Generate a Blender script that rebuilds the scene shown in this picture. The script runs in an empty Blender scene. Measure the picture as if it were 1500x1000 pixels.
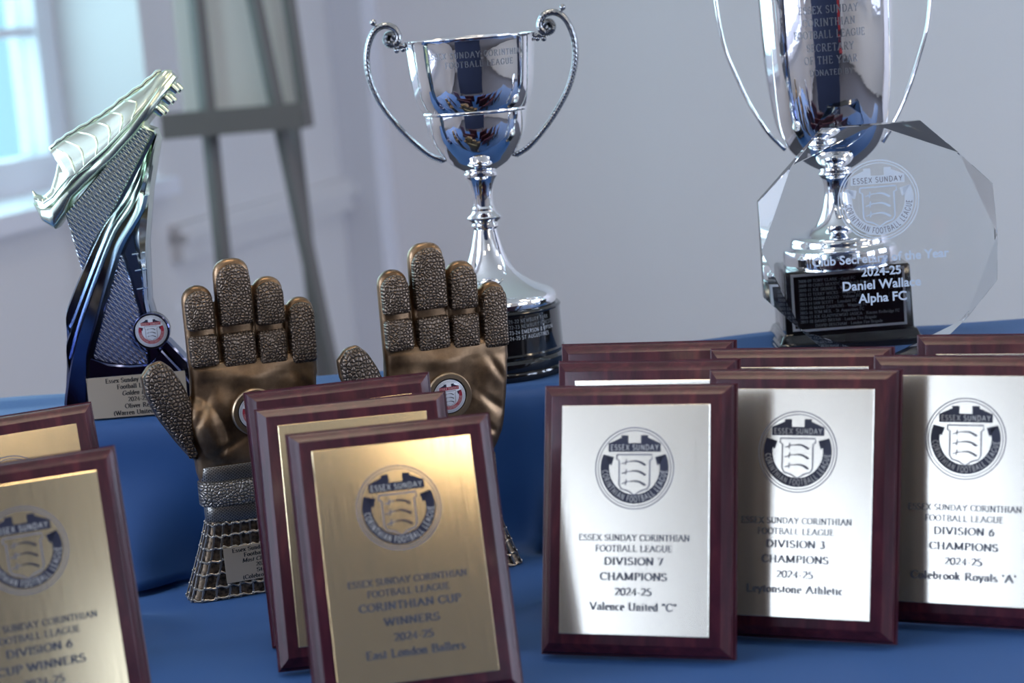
import bpy, bmesh, math, random
from math import sin, cos, pi, radians, sqrt, atan2, hypot
from mathutils import Vector, Matrix, Euler
random.seed(7)
S = bpy.context.scene
COL = S.collection
T = 0.75                                   # height of the table surface above the floor

# ------------------------------------------------------------------ camera
cd = bpy.data.cameras.new('camera'); cam = bpy.data.objects.new('camera', cd); COL.objects.link(cam)
S.camera = cam
cd.sensor_width = 36.0
cd.lens = 3050 / 1500 * 36.0
cd.clip_start = 0.05; cd.clip_end = 60
PITCH = radians(9.125); ROLL = radians(4.643)
M = Matrix.Rotation(pi / 2 - PITCH, 3, 'X') @ Matrix.Rotation(-ROLL, 3, 'Z')
cam.rotation_euler = M.to_euler()
cam.location = (0, 0, T + 0.4946)
cd.dof.use_dof = True
cd.dof.focus_distance = 1.80
cd.dof.aperture_fstop = cd.lens / 1000 / 0.0145
# ------------------------------------------------------------------ world, exposure
S.view_settings.view_transform = 'Standard'; S.view_settings.look = 'None'
S.view_settings.gamma = 1; S.view_settings.use_curve_mapping = False
S.view_settings.exposure = 0.08
S.cycles.use_denoising = True
S.cycles.max_bounces = 10; S.cycles.glossy_bounces = 6; S.cycles.transmission_bounces = 10; S.cycles.diffuse_bounces = 4
S.cycles.caustics_reflective = False; S.cycles.caustics_refractive = False
S.cycles.sample_clamp_indirect = 6.0
W = bpy.data.worlds.new('world'); S.world = W; W.use_nodes = True
bg = W.node_tree.nodes['Background']
bg.inputs[0].default_value = (0.46, 0.68, 1.0, 1); bg.inputs[1].default_value = 2.6

# the room: a rectangle turned 18 degrees; s runs along the back wall, t away from the camera
E1 = Vector((0.952, -0.305, 0)).normalized(); E2 = Vector((0.305, 0.952, 0)).normalized(); K = Vector((-0.378, 5.49, 0))
RYAW = atan2(E1.y, E1.x)
def rm(s, t, z=0): return K + E1 * s + E2 * t + Vector((0, 0, z))
RS, RT, RH = 6.6, -9.0, 2.8
WINS = [(-3.05, -1.13), (-5.7, -3.9), (-8.3, -6.5)]
WZ = (0.94, 2.35)
def area(name, loc, target, sx, sy, power, col, portal=False):
    ld = bpy.data.lights.new(name, 'AREA'); ld.shape = 'RECTANGLE'; ld.size = sx; ld.size_y = sy; ld.energy = power; ld.color = col
    o = bpy.data.objects.new(name, ld); COL.objects.link(o); o.location = loc
    o.rotation_euler = (Vector(target) - Vector(loc)).to_track_quat('-Z', 'Y').to_euler()
    if portal: ld.cycles.is_portal = True
    return o
for (a, b) in WINS:
    c = rm(-0.32, (a + b) / 2, (WZ[0] + WZ[1]) / 2)
    area('window_daylight', c, c + E1, b - a, WZ[1] - WZ[0], 60, (0.74, 0.83, 1.0))
RW = [(-8.9, -7.6), (-5.6, -3.9), (-2.9, -0.9)]          # windows of the right-hand wall
for (a, b) in RW:
    c = rm(RS + 0.32, (a + b) / 2, (WZ[0] + WZ[1]) / 2)
    area('window_daylight', c, c - E1, b - a, WZ[1] - WZ[0], 15 if a < -8 else 130 if a > -3 else 70, (0.70, 0.79, 1.0))

# ------------------------------------------------------------------ materials
def nt(m): return m.node_tree.nodes, m.node_tree.links
def mat(name, col, rough=.5, metal=0, **kw):
    m = bpy.data.materials.new(name); m.use_nodes = True; n, l = nt(m)
    b = n['Principled BSDF']; b.inputs['Base Color'].default_value = (*col, 1); b.inputs['Roughness'].default_value = rough; b.inputs['Metallic'].default_value = metal
    for k, v in kw.items(): b.inputs[k.replace('_', ' ')].default_value = v
    return m
def tex(m, kind, scale=(1, 1, 1), **kw):
    n, l = nt(m); tc = n.new('ShaderNodeTexCoord'); mp = n.new('ShaderNodeMapping'); mp.inputs['Scale'].default_value = scale
    l.new(tc.outputs['Object'], mp.inputs['Vector']); t = n.new('ShaderNodeTex' + kind); l.new(mp.outputs[0], t.inputs['Vector'])
    for k, v in kw.items():
        if hasattr(t, k): setattr(t, k, v)
        else: t.inputs[k].default_value = v
    return t
def bump(m, sock, strength=.5, dist=.001):
    n, l = nt(m); b = n.new('ShaderNodeBump'); b.inputs['Strength'].default_value = strength; b.inputs['Distance'].default_value = dist
    l.new(sock, b.inputs['Height']); l.new(b.outputs[0], n['Principled BSDF'].inputs['Normal']); return b
def ramp(m, sock, stops, to='Base Color', interp='LINEAR'):
    n, l = nt(m); r = n.new('ShaderNodeValToRGB'); r.color_ramp.interpolation = interp
    while len(r.color_ramp.elements) < len(stops): r.color_ramp.elements.new(.5)
    for e, (p, c) in zip(r.color_ramp.elements, stops): e.position = p; e.color = (*c, 1) if len(c) == 3 else c
    l.new(sock, r.inputs[0])
    if to: l.new(r.outputs[0], n['Principled BSDF'].inputs[to])
    return r
def g3(v): return (v, v, v)

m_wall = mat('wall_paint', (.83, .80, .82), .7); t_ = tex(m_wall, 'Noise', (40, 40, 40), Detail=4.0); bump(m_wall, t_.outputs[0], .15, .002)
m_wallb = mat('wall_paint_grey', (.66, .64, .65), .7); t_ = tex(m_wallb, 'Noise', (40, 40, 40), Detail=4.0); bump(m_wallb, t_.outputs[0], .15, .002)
m_white = mat('white_gloss_paint', (.72, .72, .78), .35)
m_ceil = mat('ceiling_paint', (.82, .78, .70), .8)
m_floor = mat('carpet', (.09, .09, .11), .95); t_ = tex(m_floor, 'Noise', (200, 200, 200)); bump(m_floor, t_.outputs[0], .4, .004)
m_glass = mat('window_glass', (1, 1, 1), 0.0, 0, Transmission_Weight=1.0, IOR=1.01)
n_, l_ = nt(m_glass); n_.remove(n_['Principled BSDF'])
tr_ = n_.new('ShaderNodeBsdfTransparent'); gs_ = n_.new('ShaderNodeBsdfGlossy'); gs_.inputs['Roughness'].default_value = .02; mx_ = n_.new('ShaderNodeMixShader'); mx_.inputs[0].default_value = .06
l_.new(tr_.outputs[0], mx_.inputs[1]); l_.new(gs_.outputs[0], mx_.inputs[2]); l_.new(mx_.outputs[0], n_['Material Output'].inputs[0])
m_tint = m_glass.copy(); m_tint.name = 'daylight_tint_glass'
[n for n in m_tint.node_tree.nodes if n.type == 'BSDF_TRANSPARENT'][0].inputs[0].default_value = (.60, .70, .66, 1)  # tint added so the daylight behind this window shows dimmer and bluer
m_cloth = mat('blue_satin_cloth', (.0105, .070, .235), .62, 0, Sheen_Weight=.15, Sheen_Roughness=.4, Sheen_Tint=(.45, .65, 1, 1))
t_ = tex(m_cloth, 'Wave', (1, 1, 1), Scale=900.0, Distortion=1.5); t_.bands_direction = 'DIAGONAL'; bump(m_cloth, t_.outputs[0], .12, .0006)
m_wood = mat('mahogany_lacquer', (.07, .012, .02), .34, 0, Coat_Weight=.05, Coat_Roughness=.10, Specular_IOR_Level=.24)
t_ = tex(m_wood, 'Noise', (26, 60, 5), Scale=3.0, Detail=8.0, Roughness=.65, Distortion=.6)
ramp(m_wood, t_.outputs[0], [(.28, (.024, .006, .011)), (.5, (.055, .011, .021)), (.72, (.105, .022, .031))])
def brass(name, c, r=.2):
    m = mat(name, c, r, .78); t = tex(m, 'Noise', (900, 900, 20), Scale=1.0, Detail=2.0)
    ramp(m, t.outputs[0], [(.3, g3(r - .03)), (.7, g3(r + .03))], 'Roughness'); return m
m_gold = brass('satin_gold_plate', (.82, .64, .38), .14)
m_gold_refl = brass('satin_gold_plate_reflecting', (.78, .72, .60), .22)  # gold plate paled by painting its bluish-white reflection into the colour
m_tagpl = mat('engraved_tag_metal', (.66, .56, .42), .36, .6)
m_navy = mat('navy_print', (.012, .016, .045), .45)
m_ink = mat('engraving_ink', (.06, .07, .10), .6)
m_inklt = mat('grey_fine_print', (.22, .22, .26), .5)
m_cream = mat('pale_print', (.55, .55, .53), .5)
m_black = mat('black_print', (.012, .012, .014), .5)
m_red = mat('red_print', (.36, .025, .05), .4)
m_disc = mat('white_enamel', (.68, .72, .80), .25, 0, Coat_Weight=.6)
m_chrome = mat('polished_silver', (.93, .93, .94), .035, 1.0)
t_ = tex(m_chrome, 'Noise', (14, 14, 14), Detail=2.0); bump(m_chrome, t_.outputs[0], .05, .002)
m_chdark = mat('antique_silver', (.42, .43, .45), .22, 1.0); t_ = tex(m_chdark, 'Wave', (1, 1, 1), Scale=140.0, Distortion=2.0); t_.bands_direction = 'DIAGONAL'; bump(m_chdark, t_.outputs[0], .25, .0006)
m_framesil = mat('bright_frame', (.75, .75, .76), .3, .8)
m_engr = mat('engraved_line', (.20, .21, .23), .45, .6)
m_plinth = mat('black_bakelite', (.006, .006, .007), .10, 0, Coat_Weight=.5)
m_white_txt = mat('silver_lettering', (.48, .50, .52), .4, .3)
m_grey_txt = mat('dim_lettering', (.16, .17, .18), .5, .2)
m_crystal = mat('optical_crystal', (.97, .99, 1.0), 0.0, 0, Transmission_Weight=1.0, IOR=1.5)
m_frost = mat('frosted_engraving', (.78, .88, 1.0), .7, 0)
m_frost.node_tree.nodes['Principled BSDF'].inputs['Alpha'].default_value = .75
m_frostb = mat('frosted_lettering', (.66, .77, .92), .7, 0)

m_bronze = mat('bronze_resin', (.22, .13, .07), .36, .85)
t_ = tex(m_bronze, 'Noise', (28, 28, 28), Scale=1.0, Detail=7.0, Roughness=.6)
ramp(m_bronze, t_.outputs[0], [(.30, (.055, .035, .022)), (.48, (.20, .125, .07)), (.66, (.36, .235, .135))])
t2 = tex(m_bronze, 'Noise', (900, 900, 900), Detail=2.0); bump(m_bronze, t2.outputs[0], .12, .0004)
def pebble(name, sc, cols, dist=.0007):
    m = mat(name, cols[1], .36, .72); n, l = nt(m); tc = n.new('ShaderNodeTexCoord'); mp = n.new('ShaderNodeMapping'); mp.inputs['Rotation'].default_value = (radians(-90), 0, 0)
    l.new(tc.outputs['Object'], mp.inputs['Vector']); v = n.new('ShaderNodeTexVoronoi'); v.voronoi_dimensions = '2D'; v.feature = 'DISTANCE_TO_EDGE'; v.inputs['Scale'].default_value = sc; v.inputs['Randomness'].default_value = .8
    l.new(mp.outputs[0], v.inputs['Vector'])
    ramp(m, v.outputs['Distance'], [(.0, cols[0]), (.05, cols[0]), (.14, cols[1]), (.5, cols[2])])
    r = ramp(m, v.outputs['Distance'], [(.0, g3(0)), (.08, g3(.1)), (.25, g3(.75)), (.5, g3(1))], None); bump(m, r.outputs[0], 1.0, dist); return m
m_pebble = pebble('pebbled_latex_bronze', 335, [(.05, .034, .024), (.17, .125, .09), (.24, .18, .135)])
m_pebthumb = pebble('pebbled_thumb_bronze', 290, [(.035, .026, .02), (.13, .10, .078), (.20, .155, .12)])
m_strap = pebble('pebbled_strap', 330, [(.04, .035, .03), (.27, .24, .21), (.40, .36, .32)])
m_weave = mat('woven_band', (.20, .19, .18), .35, .85)
t_ = tex(m_weave, 'Brick', (1, 1, 1), Scale=1.0); n_, l_ = nt(m_weave)
t_.inputs['Color1'].default_value = (1, 1, 1, 1); t_.inputs['Color2'].default_value = (.8, .8, .8, 1); t_.inputs['Mortar'].default_value = (0, 0, 0, 1)
t_.inputs['Brick Width'].default_value = .0030; t_.inputs['Row Height'].default_value = .0013; t_.inputs['Mortar Size'].default_value = .00028
sp = n_.new('ShaderNodeMapping'); sp.inputs['Rotation'].default_value = (radians(-90), 0, 0)
tc_ = n_.new('ShaderNodeTexCoord'); l_.new(tc_.outputs['Object'], sp.inputs['Vector']); l_.new(sp.outputs[0], t_.inputs['Vector'])
iv_ = n_.new('ShaderNodeInvert'); l_.new(t_.outputs['Fac'], iv_.inputs['Color']); bump(m_weave, iv_.outputs[0], 1.0, .0008); ramp(m_weave, iv_.outputs[0], [(0, (.02, .02, .02)), (1, (.44, .41, .37))])
m_cord = mat('net_cord_metal', (.42, .38, .33), .28, .95)
m_bronzedk = mat('dark_bronze_ground', (.12, .085, .055), .45, .7)
t_ = tex(m_bronzedk, 'Noise', (60, 60, 60), Detail=5.0); ramp(m_bronzedk, t_.outputs[0], [(.35, (.03, .022, .016)), (.65, (.20, .14, .09))])
m_ring = mat('brushed_bronze_ring', (.46, .34, .22), .32, .95)

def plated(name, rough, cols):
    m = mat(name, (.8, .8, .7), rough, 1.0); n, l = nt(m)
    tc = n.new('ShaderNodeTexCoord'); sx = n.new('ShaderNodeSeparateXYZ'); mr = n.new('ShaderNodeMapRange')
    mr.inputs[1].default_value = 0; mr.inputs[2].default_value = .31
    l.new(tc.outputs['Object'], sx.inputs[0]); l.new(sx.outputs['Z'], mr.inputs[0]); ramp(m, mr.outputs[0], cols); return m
PC = [(0, (.05, .055, .12)), (.22, (.11, .14, .27)), (.42, (.36, .44, .54)), (.60, (.64, .74, .68)), (1, (.84, .90, .74))]  # navy low end paints the blue cloth's reflection into the plating
m_plated = plated('plating_cloth_reflection', .13, PC)
m_platmesh = plated('plating_cloth_reflection_mesh', .16, [(0, (.10, .11, .20)), (.40, (.42, .45, .55)), (.62, (.46, .52, .50)), (1, (.56, .62, .50))])  # cloth reflection painted in here too, bluer towards the foot
n_, l_ = nt(m_platmesh)
ws = []
for rot in (25, -35):
    tc_ = n_.new('ShaderNodeTexCoord'); mp_ = n_.new('ShaderNodeMapping'); mp_.inputs['Rotation'].default_value = (0, radians(rot), 0); l_.new(tc_.outputs['Object'], mp_.inputs['Vector'])
    w_ = n_.new('ShaderNodeTexWave'); w_.bands_direction = 'X' if rot > 0 else 'Z'; w_.inputs['Scale'].default_value = 92; l_.new(mp_.outputs[0], w_.inputs['Vector']); ws.append(w_)
mx_ = n_.new('ShaderNodeMath'); mx_.operation = 'MAXIMUM'; l_.new(ws[0].outputs[1], mx_.inputs[0]); l_.new(ws[1].outputs[1], mx_.inputs[1]); bump(m_platmesh, mx_.outputs[0], .8, .0009)
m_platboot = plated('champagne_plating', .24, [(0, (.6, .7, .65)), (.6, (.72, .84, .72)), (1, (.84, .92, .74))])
m_easel = mat('grey_painted_timber', (.115, .105, .10), .6)
m_pad = mat('flipchart_sheet', (.60, .58, .55), .8)
m_curtain = mat('reflection_curtain_navy', (.012, .02, .06), .85)
m_board = mat('reflection_board_navy', (.009, .015, .045), .9)
m_redseat = mat('red_chair_fabric', (.30, .02, .03), .8)
m_steel = mat('chair_steel', (.5, .5, .5), .3, 1.0)
m_lampem = mat('lamp_diffuser', (1, 1, 1), .5); b_ = m_lampem.node_tree.nodes['Principled BSDF']; b_.inputs['Emission Color'].default_value = (1, .80, .55, 1); b_.inputs['Emission Strength'].default_value = 14

# ------------------------------------------------------------------ helpers
def link(name, me, mats, parent=None, loc=None, rot=None):
    o = bpy.data.objects.new(name, me); COL.objects.link(o)
    if not isinstance(mats, (list, tuple)): mats = [mats]
    if len(me.materials) == 0:
        for m in mats: me.materials.append(m)
    if parent: o.parent = parent
    if loc is not None: o.location = loc
    if rot is not None: o.rotation_euler = rot
    return o
def mesh(name, V, F, mi=None, smooth=None, fix=True):
    me = bpy.data.meshes.new(name); me.from_pydata([tuple(v) for v in V], [], F)
    if mi: me.polygons.foreach_set('material_index', mi)
    if fix:
        bm = bmesh.new(); bm.from_mesh(me); bmesh.ops.recalc_face_normals(bm, faces=bm.faces); bm.to_mesh(me); bm.free()
    if smooth is not None:
        me.shade_smooth(); me.set_sharp_from_angle(angle=radians(smooth))
    me.update(); return me
def tag(o, label=None, cat=None, group=None, kind=None):
    if label: o['label'] = label
    if cat: o['category'] = cat
    if group: o['group'] = group
    if kind: o['kind'] = kind
    return o
def thing(name, label, cat, loc, rot=(0, 0, 0), group=None):
    o = bpy.data.objects.new(name, None); COL.objects.link(o); o.location = loc; o.rotation_euler = rot; o.empty_display_size = .03
    return tag(o, label, cat, group)
class MB:
    def __init__(s): s.V = []; s.F = []; s.mi = []
    def add(s, V, F, mi=0):
        k = len(s.V); s.V += [tuple(v) for v in V]; s.F += [tuple(i + k for i in f) for f in F]; s.mi += [mi] * len(F)
    def box(s, x0, x1, y0, y1, z0, z1, mi=0, f=lambda p: p):
        V = [f((x, y, z)) for x in (x0, x1) for y in (y0, y1) for z in (z0, z1)]
        s.add(V, [(0, 1, 3, 2), (4, 6, 7, 5), (0, 4, 5, 1), (2, 3, 7, 6), (0, 2, 6, 4), (1, 5, 7, 3)], mi)
    def loft(s, rings, cap=True, mi=0, closed=True):
        n = len(rings[0]); k = []; V = []
        for r in rings: V += list(r)
        F = []
        for i in range(len(rings) - 1):
            for j in range(n if closed else n - 1):
                a = i * n + j; b = i * n + (j + 1) % n; F.append((a, b, b + n, a + n))
        if cap: F.append(tuple(range(n))[::-1]); F.append(tuple((len(rings) - 1) * n + j for j in range(n)))
        s.add(V, F, mi)
    def tube(s, pts, r, n=8, mi=0, flat=1.0, cap=True):
        P = [Vector(p) for p in pts]; rs = r if isinstance(r, (list, tuple)) else [r] * len(P)
        rings = []; up = None
        for i, p in enumerate(P):
            d = (P[min(i + 1, len(P) - 1)] - P[max(i - 1, 0)]).normalized()
            if up is None: up = Vector((0, 1, 0)) if abs(d.y) < .9 else Vector((1, 0, 0))
            a = (up - d * up.dot(d)).normalized(); b = d.cross(a); up = a
            rings.append([p + (a * cos(q) * flat + b * sin(q)) * rs[i] for q in [2 * pi * j / n for j in range(n)]])
        s.loft(rings, cap, mi)
    def build(s, name, mats, parent=None, smooth=35, loc=None, rot=None, fix=True):
        return link(name, mesh(name, s.V, s.F, s.mi, smooth, fix), mats, parent, loc, rot)
def catmull(P, n=6, closed=False):
    P = [Vector(p) for p in P]; out = []; N = len(P); rng = range(N if closed else N - 1)
    for i in rng:
        if closed: a, b, c, d = P[(i - 1) % N], P[i], P[(i + 1) % N], P[(i + 2) % N]
        else: a, b, c, d = P[max(i - 1, 0)], P[i], P[i + 1], P[min(i + 2, N - 1)]
        for k in range(n):
            t = k / n; out.append(.5 * ((2 * b) + (c - a) * t + (2 * a - 5 * b + 4 * c - d) * t * t + (3 * b - a - 3 * c + d) * t ** 3))
    if not closed: out.append(P[-1])
    return out
def lathe(prof, n=72, cx=0, cy=0):
    return [[(cx + r * cos(2 * pi * j / n), cy + r * sin(2 * pi * j / n), z) for j in range(n)] for r, z in prof]
def sell(cx, cy, a, b, z, n=48, p=2.6):
    out = []
    for j in range(n):
        q = 2 * pi * j / n; c, s_ = cos(q), sin(q)
        out.append((cx + a * math.copysign(abs(c) ** (2 / p), c), cy + b * math.copysign(abs(s_) ** (2 / p), s_), z))
    return out
# flat print: polygons in (x, z), each layer a hair in front of the last; front is -y
class Flat:
    def __init__(s): s.V = []; s.F = []; s.mi = []
    def poly(s, pts, mi=0, layer=0):
        k = len(s.V); s.V += [(p[0], -layer, p[1]) for p in pts]; s.F.append(tuple(range(k, k + len(pts)))); s.mi.append(mi)
    def ring(s, cx, cz, r0, r1, a0=0, a1=360, mi=0, layer=0, n=48):
        n = max(4, int(n * abs(a1 - a0) / 360))
        for i in range(n):
            p, q = radians(a0 + (a1 - a0) * i / n), radians(a0 + (a1 - a0) * (i + 1) / n)
            s.poly([(cx + r0 * cos(p), cz + r0 * sin(p)), (cx + r1 * cos(p), cz + r1 * sin(p)), (cx + r1 * cos(q), cz + r1 * sin(q)), (cx + r0 * cos(q), cz + r0 * sin(q))], mi, layer)
    def stroke(s, pts, pen, mi=0, layer=0):
        n = len(pts)
        if n < 2: return
        L = []; R = []
        for i in range(n):
            a = pts[max(i - 1, 0)]; b = pts[min(i + 1, n - 1)]; dx, dz = b[0] - a[0], b[1] - a[1]; l = hypot(dx, dz) or 1; dx /= l; dz /= l
            w = pen(atan2(dz, dx)) / 2; L.append((pts[i][0] - dz * w, pts[i][1] + dx * w)); R.append((pts[i][0] + dz * w, pts[i][1] - dx * w))
        for i in range(n - 1): s.poly([L[i], R[i], R[i + 1], L[i + 1]], mi, layer)
    def add(s, other, f, mi=None, layer=None):
        k = len(s.V); s.V += [f(v) for v in other.V]; s.F += [tuple(i + k for i in g) for g in other.F]; s.mi += [mi if mi is not None else m for m in other.mi]
    def build(s, name, mats, parent=None, loc=None, rot=None, eps=1.0):
        V = s.V if eps == 1 else [(a, b * eps, c) for a, b, c in s.V]
        # give the print a hair of thickness so that it is a body, not a film
        me = mesh(name, V, s.F, s.mi, None, False)
        return link(name, me, mats, parent, loc, rot)

# ---- lettering: a small stroke alphabet with serifs (cap height 1, x height .66)
def arc(cx, cz, rx, rz, a0, a1, n=10): return [(cx + rx * cos(radians(a0 + (a1 - a0) * i / n)), cz + rz * sin(radians(a0 + (a1 - a0) * i / n))) for i in range(n + 1)]
G = {}
def gl(ch, w, strokes, serifs=()): G[ch] = (w, strokes, serifs)
X = .66
gl('A', .82, [[(.08, 0), (.41, 1)], [(.41, 1), (.74, 0)], [(.2, .36), (.62, .36)]], [(.08, 0), (.74, 0)])
gl('B', .7, [[(.16, 0), (.16, 1)], [(.1, 1), (.34, 1)] + arc(.36, .76, .2, .24, 90, -90) + [(.16, .52)], [(.36, .52)] + arc(.38, .26, .24, .26, 90, -90) + [(.1, 0)]], [])
gl('C', .74, [arc(.42, .5, .34, .5, 42, 318, 16)], [('v', .68, .78), ('v', .68, .2)])
gl('D', .8, [[(.16, 0), (.16, 1)], [(.08, 1), (.34, 1)] + arc(.34, .5, .38, .5, 90, -90, 14) + [(.08, 0)]], [])
gl('E', .66, [[(.16, 0), (.16, 1)], [(.06, 1), (.56, 1)], [(.16, .52), (.46, .52)], [(.06, 0), (.6, 0)]], [('v', .56, .92), ('v', .6, .1), ('v', .46, .52)])
gl('F', .6, [[(.16, 0), (.16, 1)], [(.06, 1), (.56, 1)], [(.16, .5), (.44, .5)]], [(.16, 0), ('v', .56, .92), ('v', .44, .5)])
gl('G', .8, [arc(.42, .5, .34, .5, 42, 330, 16), [(.7, .42), (.7, .1)]], [('v', .68, .78), (.66, .44)])
gl('H', .82, [[(.16, 0), (.16, 1)], [(.66, 0), (.66, 1)], [(.16, .5), (.66, .5)]], [(.16, 0), (.16, 1), (.66, 0), (.66, 1)])
gl('I', .36, [[(.18, 0), (.18, 1)]], [(.18, 0), (.18, 1)])
gl('J', .44, [[(.26, 1), (.26, .16)] + arc(.14, .14, .12, .14, 0, -120, 6)], [(.26, 1)])
gl('K', .78, [[(.16, 0), (.16, 1)], [(.16, .42), (.64, 1)], [(.32, .6), (.7, 0)]], [(.16, 0), (.16, 1), (.64, 1), (.7, 0)])
gl('L', .64, [[(.16, 0), (.16, 1)], [(.06, 0), (.6, 0)]], [(.16, 1), ('v', .6, .1)])
gl('M', .98, [[(.14, 0), (.14, 1)], [(.14, 1), (.48, .05)], [(.48, .05), (.82, 1)], [(.82, 1), (.82, 0)]], [(.14, 0), (.82, 0), (.12, 1), (.84, 1)])
gl('N', .8, [[(.14, 0), (.14, 1)], [(.14, 1), (.66, 0)], [(.66, 0), (.66, 1)]], [(.14, 0), (.12, 1), (.66, 1)])
gl('O', .82, [arc(.41, .5, .34, .5, 0, 360, 22)])
gl('P', .62, [[(.16, 0), (.16, 1)], [(.06, 1), (.34, 1)] + arc(.34, .74, .22, .26, 90, -90) + [(.16, .48)]], [(.16, 0)])
gl('Q', .82, [arc(.41, .5, .34, .5, 0, 360, 22), [(.44, .1), (.74, -.2)]])
gl('R', .74, [[(.16, 0), (.16, 1)], [(.06, 1), (.34, 1)] + arc(.34, .76, .21, .24, 90, -90) + [(.16, .52)], [(.34, .52), (.66, 0)]], [(.16, 0), (.68, 0)])
gl('S', .6, [arc(.3, .75, .2, .25, 30, 270, 10)[:-1] + arc(.3, .26, .23, .26, 90, -150, 12)], [('v', .49, .86), ('v', .08, .16)])
gl('T', .68, [[(.34, 0), (.34, 1)], [(.06, 1), (.62, 1)]], [(.34, 0), ('v', .06, .92), ('v', .62, .92)])
gl('U', .8, [[(.16, 1), (.16, .3)] + arc(.41, .3, .25, .3, 180, 360, 12) + [(.66, 1)]], [(.16, 1), (.66, 1)])
gl('V', .78, [[(.08, 1), (.39, 0)], [(.39, 0), (.7, 1)]], [(.08, 1), (.7, 1)])
gl('W', 1.04, [[(.06, 1), (.3, 0)], [(.3, 0), (.52, .9)], [(.52, .9), (.74, 0)], [(.74, 0), (.98, 1)]], [(.06, 1), (.98, 1), (.52, 1)])
gl('X', .76, [[(.1, 1), (.66, 0)], [(.1, 0), (.66, 1)]], [(.1, 0), (.1, 1), (.66, 0), (.66, 1)])
gl('Y', .76, [[(.08, 1), (.38, .48)], [(.68, 1), (.38, .48), (.38, 0)]], [(.38, 0), (.08, 1), (.68, 1)])
gl('Z', .66, [[(.1, 1), (.58, 1), (.08, 0), (.6, 0)]], [('v', .1, .92), ('v', .6, .1)])
gl('a', .5, [[(.1, .5)] + arc(.24, .5, .14, .16, 150, 0, 7) + [(.38, .1), (.46, .02)], arc(.22, .2, .15, .18, 60, 330, 10), [(.3, .36), (.38, .4)]])
gl('b', .54, [[(.12, 0), (.12, 1)], arc(.27, .33, .18, .33, 150, -150, 12)], [(.09, 1, .1)])
gl('c', .46, [arc(.26, .33, .18, .33, 50, 310, 12)])
gl('d', .54, [[(.42, 1), (.42, 0)], arc(.27, .33, .18, .33, 30, 330, 12)], [(.38, 1, .1), (.46, 0, .1)])
gl('e', .48, [[(.08, .36), (.42, .36)] + arc(.26, .33, .17, .33, 10, 310, 14)])
gl('f', .36, [[(.15, 0), (.15, .8)] + arc(.27, .82, .12, .18, 180, 40, 6), [(.04, X), (.3, X)]], [(.15, 0)])
gl('g', .5, [arc(.23, .44, .15, .2, 0, 360, 14), [(.3, .62), (.46, .64)], [(.16, .26), (.12, .12), (.36, .06)] + arc(.24, -.12, .18, .16, 50, -230, 12)])
gl('h', .56, [[(.13, 0), (.13, 1)], [(.13, .45)] + arc(.28, .46, .14, .2, 150, 0, 7) + [(.42, 0)]], [(.13, 0), (.42, 0), (.1, 1, .1)])
gl('i', .28, [[(.14, 0), (.14, X)], [(.14, .86), (.14, .96)]], [(.14, 0), (.1, X, .1)])
gl('j', .28, [[(.16, X), (.16, -.1)] + arc(.06, -.12, .1, .12, 0, -90, 4), [(.16, .86), (.16, .96)]])
gl('k', .54, [[(.13, 0), (.13, 1)], [(.13, .25), (.42, X)], [(.22, .36), (.48, 0)]], [(.13, 0), (.1, 1, .1), (.42, X), (.48, 0)])
gl('l', .28, [[(.14, 0), (.14, 1)]], [(.14, 0), (.1, 1, .1)])
gl('m', .84, [[(.13, 0), (.13, X)], [(.13, .45)] + arc(.27, .46, .13, .2, 150, 0, 7) + [(.4, 0)], [(.4, .45)] + arc(.55, .46, .13, .2, 150, 0, 7) + [(.68, 0)]], [(.13, 0), (.4, 0), (.68, 0)])
gl('n', .56, [[(.13, 0), (.13, X)], [(.13, .45)] + arc(.28, .46, .14, .2, 150, 0, 7) + [(.42, 0)]], [(.13, 0), (.42, 0), (.1, X, .1)])
gl('o', .52, [arc(.26, .33, .19, .33, 0, 360, 18)])
gl('p', .54, [[(.12, -.3), (.12, X)], arc(.27, .33, .18, .33, 150, -150, 12)], [(.12, -.3), (.09, X, .1)])
gl('q', .54, [[(.42, -.3), (.42, X)], arc(.27, .33, .18, .33, 30, 330, 12)], [(.42, -.3)])
gl('r', .4, [[(.13, 0), (.13, X)], [(.13, .42), (.22, .6), (.36, .6)]], [(.13, 0), (.1, X, .1)])
gl('s', .42, [arc(.21, .49, .13, .16, 40, 270, 8)[:-1] + arc(.21, .17, .15, .16, 90, -150, 9)])
gl('t', .34, [[(.16, .86), (.16, .12), (.22, .02), (.3, .06)], [(.04, X), (.3, X)]])
gl('u', .56, [[(.13, X), (.13, .2)] + arc(.27, .2, .14, .2, 180, 330, 7), [(.42, X), (.42, 0)]], [(.1, X, .1), (.39, X, .1), (.46, 0, .1)])
gl('v', .5, [[(.06, X), (.25, 0)], [(.25, 0), (.44, X)]], [(.06, X), (.44, X)])
gl('w', .74, [[(.05, X), (.21, 0)], [(.21, 0), (.37, X)], [(.37, X), (.53, 0)], [(.53, 0), (.69, X)]], [(.05, X), (.69, X)])
gl('x', .52, [[(.08, X), (.44, 0)], [(.08, 0), (.44, X)]], [(.08, 0), (.08, X), (.44, 0), (.44, X)])
gl('y', .5, [[(.06, X), (.26, 0)], [(.44, X), (.2, -.22), (.08, -.28)]], [(.06, X), (.44, X)])
gl('z', .46, [[(.08, X), (.4, X), (.06, 0), (.42, 0)]])
gl('0', .58, [arc(.29, .5, .22, .5, 0, 360, 20)])
gl('1', .5, [[(.12, .84), (.27, 1), (.27, 0)]], [(.27, 0)])
gl('2', .58, [arc(.28, .73, .21, .27, 160, -30, 9) + [(.08, .05), (.5, .05)]], [('v', .5, .12)])
gl('3', .56, [arc(.26, .77, .18, .23, 150, -90, 9), arc(.26, .27, .22, .27, 90, -150, 11)])
gl('4', .6, [[(.4, 0), (.4, 1), (.06, .3), (.54, .3)]])
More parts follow.
